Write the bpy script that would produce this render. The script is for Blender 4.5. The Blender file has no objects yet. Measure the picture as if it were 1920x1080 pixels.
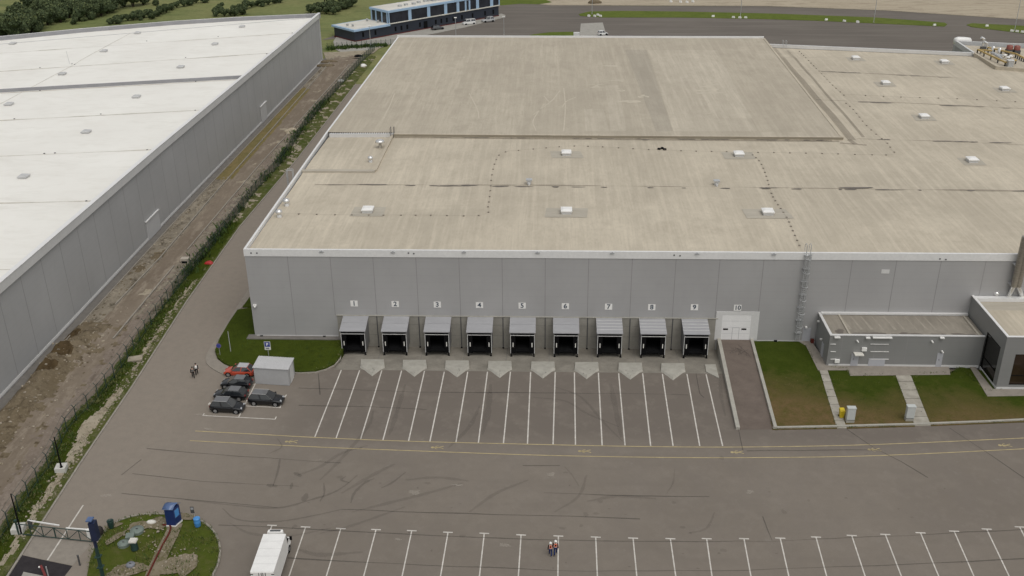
import bpy, bmesh, math, random
from mathutils import Vector, Matrix
from math import radians as R, sin, cos, pi
rnd = random.Random(7)
sc = bpy.context.scene
COL = sc.collection

# ------------------------------------------------------------------ camera
CAM = Vector((42.545, -128.7198, 70.0369)); PIT, YAW, ROL, F = 0.4448, -0.0389, -0.0091, 1896.3088
_fw = Vector((sin(YAW)*cos(PIT), cos(YAW)*cos(PIT), -sin(PIT))); _r = Vector((cos(YAW), -sin(YAW), 0)); _u = _r.cross(_fw)
RX = cos(ROL)*_r + sin(ROL)*_u; UX = -sin(ROL)*_r + cos(ROL)*_u; FW = _fw
cd = bpy.data.cameras.new('camera'); cam = bpy.data.objects.new('camera', cd); COL.objects.link(cam)
cd.sensor_width = 36; cd.lens = F/1920*36; cd.clip_start = 1; cd.clip_end = 6000
m = Matrix((RX, UX, -FW)).transposed().to_4x4(); m.translation = CAM; cam.matrix_world = m
sc.camera = cam
def ray(x, y): return FW + (x-960)/F*RX + (540-y)/F*UX
def U(x, y, z=0.0):                       # photo pixel -> point on the level z
    d = ray(x, y); return CAM + d*((z-CAM.z)/d.z)
def V(x, y, Y=0.0):                       # photo pixel -> point on the wall plane y = Y
    d = ray(x, y); return CAM + d*((Y-CAM.y)/d.y)
SL = 0.112
def apz(y): return -SL*(max(min(y, 0.5), -8.5)+8.5)
def S(x, y, dz=0.0):                      # photo pixel -> point on the sloping dock apron
    d = ray(x, y); t = (-SL*(CAM.y+8.5)-CAM.z+dz)/(d.z+SL*d.y); return CAM + d*t
def PJ(P):
    d = Vector(P)-CAM; w = d.dot(FW); return 960+F*d.dot(RX)/w, 540-F*d.dot(UX)/w
def XY(P, z): return Vector((P[0], P[1], z))

# ------------------------------------------------------------------ materials
def lin(c): return tuple(((v/255)/12.92 if v/255 <= .04045 else ((v/255+.055)/1.055)**2.4) for v in c)
class NT:
    def __init__(s, name):
        s.m = bpy.data.materials.new(name); s.m.use_nodes = True; s.t = s.m.node_tree; s.N = s.t.nodes; s.L = s.t.links
        s.b = s.N['Principled BSDF']
    def n(s, ty, **k):
        x = s.N.new(ty)
        for a, v in k.items():
            if a.startswith('i_'): x.inputs[a[2:]].default_value = v
            else: setattr(x, a, v)
        return x
    def pos(s, scale=(1,1,1), rot=0):
        g = s.n('ShaderNodeNewGeometry'); mp = s.n('ShaderNodeMapping'); mp.inputs['Scale'].default_value = scale
        mp.inputs['Rotation'].default_value = (0,0,rot); s.L.new(g.outputs['Position'], mp.inputs['Vector']); return mp.outputs['Vector']
    def noise(s, scale, detail=4, rough=.6, stretch=(1,1,1), rot=0, dist=0):
        x = s.n('ShaderNodeTexNoise'); x.inputs['Scale'].default_value = scale; x.inputs['Detail'].default_value = detail
        x.inputs['Roughness'].default_value = rough; x.inputs['Distortion'].default_value = dist
        s.L.new(s.pos(stretch, rot), x.inputs['Vector']); return x.outputs['Fac']
    def ramp(s, src, a, b, lo=0., hi=1.):
        x = s.n('ShaderNodeMapRange'); x.inputs['From Min'].default_value = a; x.inputs['From Max'].default_value = b
        x.inputs['To Min'].default_value = lo; x.inputs['To Max'].default_value = hi; s.L.new(src, x.inputs['Value']); return x.outputs['Result']
    def mix(s, fac, a, b, mode='MIX'):
        x = s.n('ShaderNodeMix', data_type='RGBA', blend_type=mode)
        for sock, v in ((x.inputs[0], fac), (x.inputs[6], a), (x.inputs[7], b)):
            if isinstance(v, (int, float)): sock.default_value = v
            elif isinstance(v, tuple): sock.default_value = (*v, 1) if len(v) == 3 else v
            else: s.L.new(v, sock)
        return x.outputs[2]
    def math(s, op, a, b=0.):
        x = s.n('ShaderNodeMath', operation=op)
        for i, v in enumerate((a, b)):
            if isinstance(v, (int, float)): x.inputs[i].default_value = v
            else: s.L.new(v, x.inputs[i])
        return x.outputs[0]
    def done(s, col, rough=.85, bump=None, bs=.3, bd=.05, metal=0, spec=None):
        if isinstance(col, tuple): s.b.inputs['Base Color'].default_value = (*col, 1)
        else: s.L.new(col, s.b.inputs['Base Color'])
        s.b.inputs['Roughness'].default_value = rough; s.b.inputs['Metallic'].default_value = metal
        if spec is None and rough >= .8: spec = .08
        if spec is not None: s.b.inputs['Specular IOR Level'].default_value = spec
        if bump is not None:
            x = s.n('ShaderNodeBump'); x.inputs['Strength'].default_value = bs; x.inputs['Distance'].default_value = bd
            s.L.new(bump, x.inputs['Height']); s.L.new(x.outputs[0], s.b.inputs['Normal'])
        return s.m
def plain(name, col, rough=.6, var=.12, scale=1.5, metal=0, bump=0, stretch=(1,1,1), spec=None):
    s = NT(name); f = s.noise(scale, 5, .65, stretch); f2 = s.noise(scale*9, 3, .6, stretch)
    c = s.mix(s.ramp(f, .3, .7), tuple(v*(1-var) for v in col), tuple(min(.9, v*(1+var)) for v in col))
    c = s.mix(s.ramp(f2, .35, .7, 0, .35), c, tuple(v*.8 for v in col))
    return s.done(c, rough, f2 if bump else None, bump, .03, metal, spec)
M = {}
# pale worn asphalt: left part dustier, with mottling, worn lanes and grain
s = NT('asphalt_yard')
big = s.noise(.035, 6, .62); mid = s.noise(.22, 6, .6, (1,.6,1)); lane = s.noise(.5, 4, .55, (.12,1,1), R(8)); fine = s.noise(7, 3, .7)
c = s.mix(s.ramp(big, .34, .66), (.178,.154,.128), (.222,.193,.160))
c = s.mix(s.ramp(mid, .40, .72, 0, .55), c, (.190,.166,.143))
c = s.mix(s.ramp(lane, .52, .75, 0, .35), c, (.165,.144,.122))
g = s.n('ShaderNodeNewGeometry'); sx = s.n('ShaderNodeSeparateXYZ'); s.L.new(g.outputs['Position'], sx.inputs[0])
dust = s.math('ADD', s.math('MULTIPLY', sx.outputs[0], -1.), s.math('MULTIPLY', mid, 14.))
c = s.mix(s.ramp(dust, -4, 13, 0, .85), c, (.268,.232,.192))
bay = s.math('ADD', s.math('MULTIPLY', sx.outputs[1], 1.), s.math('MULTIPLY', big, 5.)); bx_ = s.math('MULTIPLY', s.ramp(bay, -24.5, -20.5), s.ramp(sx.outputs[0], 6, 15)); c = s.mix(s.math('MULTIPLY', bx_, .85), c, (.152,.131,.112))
spot = s.noise(.45, 5, .75)
mt = s.noise(.9, 7, .78); c = s.mix(s.ramp(mt, .44, .72, 0, .34), c, (.160,.140,.118)); mt2 = s.noise(.33, 6, .7, (1,1,1), .9); c = s.mix(s.ramp(mt2, .50, .70, 0, .45), c, (.242,.212,.178)); c = s.mix(s.ramp(spot, .60, .74, 0, .5), c, (.262,.235,.200)); spot2 = s.noise(.6, 5, .7, (1,1.3,1), .4)
c = s.mix(s.ramp(spot2, .64, .78, 0, .55), c, (.128,.112,.098))
c = s.mix(s.ramp(fine, .3, .75, 0, .22), c, (.13,.115,.10))
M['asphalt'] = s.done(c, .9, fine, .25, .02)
s = NT('asphalt_far'); big = s.noise(.03, 5, .6); st = s.noise(.3, 5, .6, (.08,1,1), R(-4)); fi = s.noise(3, 3)
c = s.mix(s.ramp(big, .3, .7), (.130,.115,.100), (.160,.142,.122)); c = s.mix(s.ramp(st, .45, .7, 0, .6), c, (.20,.18,.155))
c = s.mix(s.ramp(fi, .4, .7, 0, .2), c, (.11,.1,.09)); M['asphalt_far'] = s.done(c, .9)
M['asphalt_new'] = plain('asphalt_new', (.038,.034,.036), .9, .25, 1.2, bump=.3)
M['ramp'] = plain('ramp_asphalt', (.150,.122,.103), .9, .15, .5, bump=.2)
s = NT('dock_concrete'); a = s.noise(.35, 6, .65); b = s.noise(3, 4, .7)
c = s.mix(s.ramp(a, .35, .68), (.185,.170,.143), (.275,.254,.215)); c = s.mix(s.ramp(b, .45, .7, 0, .4), c, (.155,.143,.12))
M['concrete'] = s.done(c, .9, b, .2, .02)
M['base_concrete'] = plain('base_concrete', (.30,.285,.25), .9, .14, .5, bump=.15)
M['concrete_light'] = plain('concrete_light', (.37,.355,.31), .85, .14, 1.1, bump=.15)
M['kerb'] = plain('kerb_stone', (.30,.275,.235), .9, .2, 2)
M['paving'] = plain('paving', (.262,.235,.200), .9, .12, 1.4)
M['paving_grey'] = plain('paving_grey', (.34,.325,.29), .9, .14, .6)
s = NT('slab_path'); a = s.noise(.8, 5, .6); c = s.mix(s.ramp(a, .3, .7), (.27,.25,.21), (.40,.375,.32)); M['slab'] = s.done(c, .9)
M['wall_base_paving'] = plain('wall_base_paving', (.175,.163,.148), .9, .18, .8)
# tan bitumen roof, combed streaks running away from the eaves
def roofmat(name, ca, cb, dark, streak=.5, patch=0):
    s = NT(name); st = s.noise(1.15, 4, .62, (1,.035,1), R(-1.5)); st2 = s.noise(3.6, 3, .6, (1,.05,1), R(1.5)); bg = s.noise(.05, 6, .6); md = s.noise(.4, 5, .65, (1,.5,1)); fi = s.noise(2.6, 4, .7, (1,.4,1))
    c = s.mix(s.ramp(bg, .36, .64), ca, cb); bl = s.noise(.13, 6, .7, (1,.8,1), .3, .4); c = s.mix(s.ramp(bl, .52, .68, 0, .55), c, tuple(v*1.02 for v in dark)); bl2 = s.noise(.10, 5, .7, (1,1.3,1), .8); c = s.mix(s.ramp(bl2, .54, .70, 0, .5), c, tuple(v*1.12 for v in cb))
    c = s.mix(s.ramp(st, .44, .66, 0, streak), c, tuple(v*1.22 for v in cb))
    c = s.mix(s.ramp(st2, .50, .70, 0, streak*.8), c, dark)
    c = s.mix(s.ramp(md, .48, .74, 0, .5), c, dark)
    c = s.mix(s.ramp(fi, .5, .75, 0, .3), c, tuple(v*.8 for v in dark))
    br = s.n('ShaderNodeTexBrick'); br.inputs['Scale'].default_value = 1; br.inputs['Brick Width'].default_value = 19; br.inputs['Row Height'].default_value = 7.5
    br.inputs['Mortar Size'].default_value = .02; br.inputs['Color1'].default_value = (0,0,0,1); br.inputs['Color2'].default_value = (1,1,1,1); br.inputs['Mortar'].default_value = (.2,.2,.2,1)
    s.L.new(s.pos((1,1,1), R(90)), br.inputs['Vector'])
    c = s.mix(s.ramp(br.outputs['Color'], 0, 1, 0, .28+patch), c, tuple(v*1.02 for v in dark))
    return s.done(c, .92, fi, .15, .03)
M['roof'] = roofmat('roof_tan', (.430,.384,.305), (.535,.478,.380), (.385,.340,.268), .42)
M['roof_up'] = roofmat('roof_tan_upper', (.405,.36,.288), (.455,.408,.326), (.345,.306,.243), .45, .08)

M['roof_dark'] = plain('roof_band', (.29,.255,.195), .92, .14, .5, stretch=(.3,1,1))
M['roof_wet'] = plain('roof_puddle', (.145,.125,.105), .6, .25, .7)
M['roof_patch'] = plain('roof_patch', (.42,.385,.320), .9, .1, .9, stretch=(.2,1,1))
M['rain_pale'] = plain('rain_pale', (.31,.282,.235), .92, .15, .8)
M['annex_roof'] = plain('annex_roof', (.265,.24,.20), .92, .22, .5, stretch=(1,.3,1))
s = NT('roof_white'); a = s.noise(.06, 5, .6); b = s.noise(.5, 5, .65, (.5,1,1)); c = s.mix(s.ramp(a, .3, .7), (.745,.725,.67), (.81,.795,.74)); c = s.mix(s.ramp(b, .48, .75, 0, .45), c, (.66,.635,.57)); g_ = s.noise(.18, 6, .7, (.4,1,1), .1, .6); c = s.mix(s.ramp(g_, .56, .74, 0, .5), c, (.62,.595,.53))
M['roof_white'] = s.done(c, .7)
M['seam'] = plain('roof_seam', (.56,.525,.46), .9, .25, .5)
M['hatch_grey'] = plain('hatch_grey', (.50,.50,.49), .5); M['step'] = plain('roof_step', (.30,.30,.31), .8, .1, .3)
# sandwich panel cladding
def clad(name, col, rough=.45):
    s = NT(name); a = s.noise(.09, 4, .6); b = s.noise(.7, 5, .65, (1,1,.3))
    c = s.mix(s.ramp(a, .3, .7), tuple(v*.93 for v in col), tuple(v*1.06 for v in col)); c = s.mix(s.ramp(b, .5, .75, 0, .3), c, tuple(v*.86 for v in col))
    w = s.n('ShaderNodeTexWave', wave_type='BANDS', bands_direction='Z'); w.inputs['Scale'].default_value = 1.0; s.L.new(s.pos((.05,.05,.3)), w.inputs['Vector'])
    c = s.mix(s.ramp(w.outputs['Fac'], 0, .06, .10, 0), c, tuple(v*.7 for v in col))
    return s.done(c, rough)
M['clad'] = clad('grey_cladding', (.36,.355,.352)); M['clad_annex'] = clad('annex_cladding', (.235,.235,.228)); M['clad_far'] = clad('grey_cladding_left', (.39,.39,.388))
M['fascia'] = plain('fascia', (.72,.715,.70), .45, .04, .3); M['fascia_grey'] = plain('fascia_grey', (.62,.615,.60), .5, .05, .3)
M['white'] = plain('white_paint', (.80,.79,.76), .4, .05, 1); M['white_dirty'] = plain('white_dirty', (.66,.64,.58), .7, .12, 1.5)
M['line'] = plain('line_paint', (.56,.53,.48), .8, .24, 1.6); M['yline'] = plain('yellow_paint', (.42,.345,.19), .8, .25, .9)
M['joint'] = plain('joint', (.17,.165,.155), .8, .2, .5); M['joint_wall'] = plain('joint_wall', (.275,.27,.265), .7, .1, .5)
M['block_white'] = plain('block_white', (.55,.54,.50), .8, .12, 1.5); M['cabinet'] = plain('cabinet_grey', (.50,.52,.50), .5, .05, 1.2); M['block_grey'] = plain('conductor_block', (.235,.21,.175), .9); M['dkgrey'] = plain('dark_grey', (.07,.07,.072), .6); M['black'] = plain('black_rubber', (.008,.008,.0085), .85); M['curtain'] = plain('black_curtain', (.006,.006,.0065), .9)
M['shed_wall'] = plain('shed_wall', (.42,.42,.42), .5, .05, .6); M['shed_roof'] = plain('shed_roof', (.52,.52,.52), .5, .05, .5); M['grey'] = plain('grey_metal', (.36,.365,.37), .45, .08, 1); M['pod'] = plain('pod_metal', (.325,.325,.335), .4, .09, 1.2, stretch=(.2,1,1)); M['pod_side'] = plain('pod_side', (.17,.17,.172), .5, .09, 1)
M['galv'] = plain('galvanised', (.50,.51,.51), .35, .12, 3, metal=.3); M['steel'] = plain('steel_pipe', (.30,.275,.235), .3, .25, 1.5, metal=.55, stretch=(1,1,4)); M['chrome'] = plain('bright_steel', (.75,.74,.72), .2, .05, 3, metal=.7)
M['door'] = plain('door_grey', (.43,.435,.46), .5, .05, 1); M['white_door'] = plain('white_door', (.78,.775,.76), .45, .05, .8)
M['navy'] = plain('navy_cladding', (.020,.026,.040), .5, .15, .3); M['ltblue'] = plain('light_blue', (.34,.48,.64), .5, .06, .3); M['plinth_red'] = plain('red_plinth', (.115,.032,.03), .8)
M['whitegrey'] = plain('pale_roof', (.60,.58,.52), .8, .15, .15)
def glass(name, col, rough=.06):
    s = NT(name); a = s.noise(.35, 4, .6); c = s.mix(s.ramp(a, .35, .65), col, tuple(v*1.8 for v in col)); s.b.inputs['Specular IOR Level'].default_value = .5; return s.done(c, rough)
def coated(m, w, ior):
    b = m.node_tree.nodes['Principled BSDF']; b.inputs['Coat Weight'].default_value = w; b.inputs['Coat IOR'].default_value = ior; b.inputs['Coat Roughness'].default_value = .04; return m
M['glass_dark'] = glass('dark_glass', (.010,.009,.008)); M['glass_brown'] = glass('brown_glass', (.022,.014,.009)); M['carglass'] = coated(glass('car_glass', (.010,.012,.014), .05), 1, 1.7); M['pane'] = glass('office_pane', (.018,.020,.026), .15)
def carpaint(name, col, rough=.25):
    s = NT(name); s.b.inputs['Coat Weight'].default_value = .7; s.b.inputs['Coat IOR'].default_value = 1.5; s.b.inputs['Specular IOR Level'].default_value = .3; s.b.inputs['Coat Roughness'].default_value = .06
    a = s.noise(2.5, 4, .6); c = s.mix(s.ramp(a, .35, .7, 0, .35), col, tuple(v*.75+.006 for v in col)); return s.done(c, rough)
M['car_black'] = carpaint('black_car_paint', (.006,.0065,.008)); M['car_roof_sheen'] = carpaint('car_roof_sky_sheen', (.13,.13,.132)); M['car_hood_sheen'] = carpaint('car_hood_sky_sheen', (.14,.14,.14)); M['car_orange'] = carpaint('orange_car_paint', (.46,.065,.03)); M['car_white'] = carpaint('white_car_paint', (.72,.72,.70)); M['car_dark'] = carpaint('dark_car_paint', (.05,.052,.055)); M['car_silver'] = carpaint('silver_car_paint', (.42,.42,.42))  # black cars: sky reflection on roof and hood painted in as grey
M['tyre'] = plain('tyre', (.014,.014,.014), .85); M['rim'] = plain('rim', (.30,.30,.30), .35, .1, 6, metal=.4); M['lamp_glass'] = plain('lamp_glass', (.36,.37,.38), .15); M['tail_red'] = plain('tail_red', (.26,.015,.015), .3)
M['green_paint'] = plain('dark_green_paint', (.018,.045,.038), .5, .15, 2); M['blue_paint'] = plain('blue_paint', (.012,.030,.125), .4, .15, 1.5); M['blue_roof'] = plain('blue_roof', (.085,.135,.265), .3, .2, 1.6); M['ltblue_paint'] = plain('light_blue_plastic', (.07,.26,.58), .4, .1, 3)
M['navy_paint'] = plain('navy_paint', (.010,.018,.055), .45); M['lid_green'] = plain('lid_green', (.165,.20,.175), .6, .15, 3); M['lid_grey'] = plain('lid_grey', (.19,.2,.22), .7, .15, 3)
M['dull_red'] = plain('dull_red', (.17,.022,.02), .6, .15, 2); M['red'] = plain('red_paint', (.40,.02,.02), .5, .15, 2); M['brickred'] = plain('red_pipe', (.12,.028,.022), .8, .2, 2); M['yellow'] = plain('yellow_plastic', (.62,.46,.015), .45, .1, 4); M['yellow_beam'] = plain('yellow_beam', (.45,.32,.11), .6, .15, 2)
M['rustred'] = plain('rust_red', (.24,.075,.055), .6, .2, 2); M['cream'] = plain('cream_boarding', (.42,.38,.32), .9, .15, 2)
M['number'] = plain('number_ink', (.035,.055,.085), .6); M['sign_blue'] = plain('sign_blue', (.035,.06,.27), .5); M['sign_violet'] = plain('sign_violet', (.14,.10,.27), .5)
M['skin'] = plain('skin', (.42,.26,.19), .6); M['hair'] = plain('hair', (.03,.022,.017), .8); M['orange_vest'] = plain('orange_vest', (.70,.11,.03), .7, .1, 12); M['reflect'] = plain('reflective_tape', (.75,.73,.68), .5); M['blue_trousers'] = plain('blue_trousers', (.020,.032,.10), .8, .2, 9); M['dark_cloth'] = plain('dark_cloth', (.018,.016,.017), .85, .2, 9); M['grey_cloth'] = plain('grey_cloth', (.16,.16,.155), .85, .15, 9); M['boots'] = plain('boots', (.02,.016,.013), .7); M['maroon'] = plain('dark_sleeve', (.07,.022,.02), .85)
# soils and greens
def soil(name, c1, c2, c3, sc1=.25, sc2=1.6, bump=.5, stretch=(1,1,1), c4=None):
    s = NT(name); a = s.noise(sc1, 6, .65, stretch); b = s.noise(sc2, 6, .72, stretch); e = s.noise(sc2*3.3, 4, .7)
    c = s.mix(s.ramp(a, .32, .68), c1, c2); c = s.mix(s.ramp(b, .50, .66), c, c3); c = s.mix(s.ramp(e, .55, .75, 0, .45), c, tuple(v*.5 for v in c1))
    if c4: c = s.mix(s.ramp(e, .45, .30, 0, .55), c, c4)
    return s.done(c, .95, b, bump, .15)
M['soil_track'] = soil('soil_track', (.165,.132,.100), (.220,.182,.140), (.275,.232,.180), .12, .6, .4, (1,.25,1))
M['soil_rubble'] = soil('soil_rubble', (.180,.155,.118), (.290,.255,.200), (.075,.062,.045), .2, .7, .9, (1,.6,1), (.36,.32,.25))
M['soil_earth'] = soil('soil_earth', (.130,.102,.064), (.185,.150,.102), (.080,.060,.038), .2, .9, .8, c4=(.25,.21,.15))
M['soil_dark'] = soil('soil_dark', (.072,.05,.026), (.095,.068,.036), (.05,.035,.018), .3, 1.2, .8)
M['soil_gravel'] = soil('soil_gravel', (.185,.150,.120), (.235,.195,.160), (.140,.112,.090), .15, .9, .5, (1,.4,1), (.30,.26,.215))
M['soil_pale'] = soil('soil_pale', (.36,.305,.225), (.425,.37,.28), (.27,.225,.165), .05, .25, .4, (.35,1.3,1))
M['island_soil'] = soil('island_soil', (.185,.155,.105), (.235,.20,.145), (.115,.105,.05), .3, 1.5, .5)
M['soil_dry'] = soil('soil_dry', (.29,.25,.185), (.37,.325,.25), (.19,.155,.105), .3, 1.2, .5)
def grass(name, c1, c2, c3, sc1=.12, sc2=.9, f3=.4):
    s = NT(name); a = s.noise(sc1, 6, .65); b = s.noise(sc2, 6, .7); e = s.noise(sc2*6, 4, .75)
    c = s.mix(s.ramp(a, .34, .66), c1, c2); c = s.mix(s.ramp(b, .48, .72, 0, .75), c, c3); c = s.mix(s.ramp(e, .35, .75, 0, f3), c, tuple(v*.4 for v in c1))
    return s.done(c, .95, e, .6, .12)
M['lawn'] = grass('lawn_green', (.038,.056,.005), (.054,.072,.008), (.027,.036,.004))
s = NT('lawn_worn'); a = s.noise(.09, 5, .6); b = s.noise(.8, 6, .7); e = s.noise(5, 4, .75); g = s.n('ShaderNodeNewGeometry'); sx = s.n('ShaderNodeSeparateXYZ'); s.L.new(g.outputs['Position'], sx.inputs[0])
yy = s.math('ADD', s.math('MULTIPLY', sx.outputs[1], -1), s.math('MULTIPLY', a, 16)); yy = s.math('ADD', yy, s.math('MULTIPLY', b, 9)); yy = s.math('ADD', yy, s.math('MULTIPLY', sx.outputs[0], -.2))
c = s.mix(s.ramp(b, .35, .7), (.034,.054,.004), (.052,.070,.008)); dry = s.mix(s.ramp(b, .4, .65), (.155,.105,.050), (.10,.085,.026)); c = s.mix(s.ramp(yy, 6.5, 13.5), c, dry); c = s.mix(s.ramp(e, .35, .75, 0, .4), c, (.03,.028,.008))
M['lawn_worn'] = s.done(c, .95, e, .6, .12)
M['weedy'] = grass('weedy_ground', (.060,.082,.016), (.105,.110,.035), (.230,.195,.140), .25, .8, .35)
M['island'] = grass('island_grass', (.075,.090,.016), (.066,.092,.012), (.125,.112,.046), .16, .7, .3)
M['ochre'] = grass('ochre_grass', (.225,.172,.080), (.175,.148,.062), (.095,.098,.034), .12, .5, .3)
M['verge'] = grass('verge_grass', (.100,.135,.022), (.130,.155,.035), (.070,.095,.02), .06, .35, .25)
s = NT('meadow'); a = s.noise(.012, 6, .6, (1,1.8,1), .4); b = s.noise(.06, 6, .68, (.6,1.6,1), .3); e = s.noise(.5, 5, .7)
c = s.mix(s.ramp(a, .36, .62), (.155,.185,.068), (.215,.212,.092)); c = s.mix(s.ramp(b, .50, .66, 0, .75), c, (.108,.136,.052)); c = s.mix(s.ramp(b, .42, .30, 0, .6), c, (.27,.24,.12)); c = s.mix(s.ramp(e, .4, .75, 0, .35), c, (.04,.05,.018))
M['meadow'] = s.done(c, .95, e, .4, .3)
def leaf(name, c1, c2):
    s = NT(name); a = s.noise(.7, 4, .6); b = s.noise(4, 3, .6); c = s.mix(s.ramp(a, .35, .65), c1, c2); c = s.mix(s.ramp(b, .4, .7, 0, .5), c, tuple(v*1.5 for v in c2)); return s.done(c, .9, spec=.2)
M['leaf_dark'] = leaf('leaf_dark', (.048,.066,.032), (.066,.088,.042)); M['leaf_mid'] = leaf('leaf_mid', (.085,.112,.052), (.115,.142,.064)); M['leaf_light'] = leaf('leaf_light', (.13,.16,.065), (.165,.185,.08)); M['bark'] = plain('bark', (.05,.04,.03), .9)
M['weed_leaf'] = leaf('weed_leaf', (.036,.064,.014), (.060,.095,.022)); M['weed_pale'] = leaf('weed_pale', (.10,.115,.035), (.17,.16,.07))
M['stone'] = plain('rubble_stone', (.32,.28,.22), .9, .25, .4)
def seeth(name, col, alpha):
    s = NT(name); mx = s.n('ShaderNodeMixShader'); tr = s.n('ShaderNodeBsdfTransparent'); mx.inputs[0].default_value = alpha; s.done(col, .7)
    s.L.new(tr.outputs[0], mx.inputs[1]); s.L.new(s.b.outputs[0], mx.inputs[2]); s.L.new(mx.outputs[0], s.N['Material Output'].inputs['Surface']); return s.m
M['mesh_green'] = seeth('green_wire_mesh', (.012,.028,.012), .20)
M['mesh_dense'] = seeth('green_wire_mesh_dense', (.030,.055,.028), .55)
M['skid'] = seeth('tyre_rubber_marks', (.06,.052,.045), .18); M['crack'] = seeth('asphalt_seam', (.06,.053,.046), .36); M['skid_soft'] = seeth('soft_tyre_marks', (.09,.078,.066), .12)
M['roof_pale'] = plain('roof_deposit', (.505,.455,.365), .95, .1, 1)
M['damp'] = seeth('roof_damp', (.20,.17,.13), .32)
M['pale_dust'] = seeth('pale_dust', (.50,.455,.385), .24)

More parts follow.
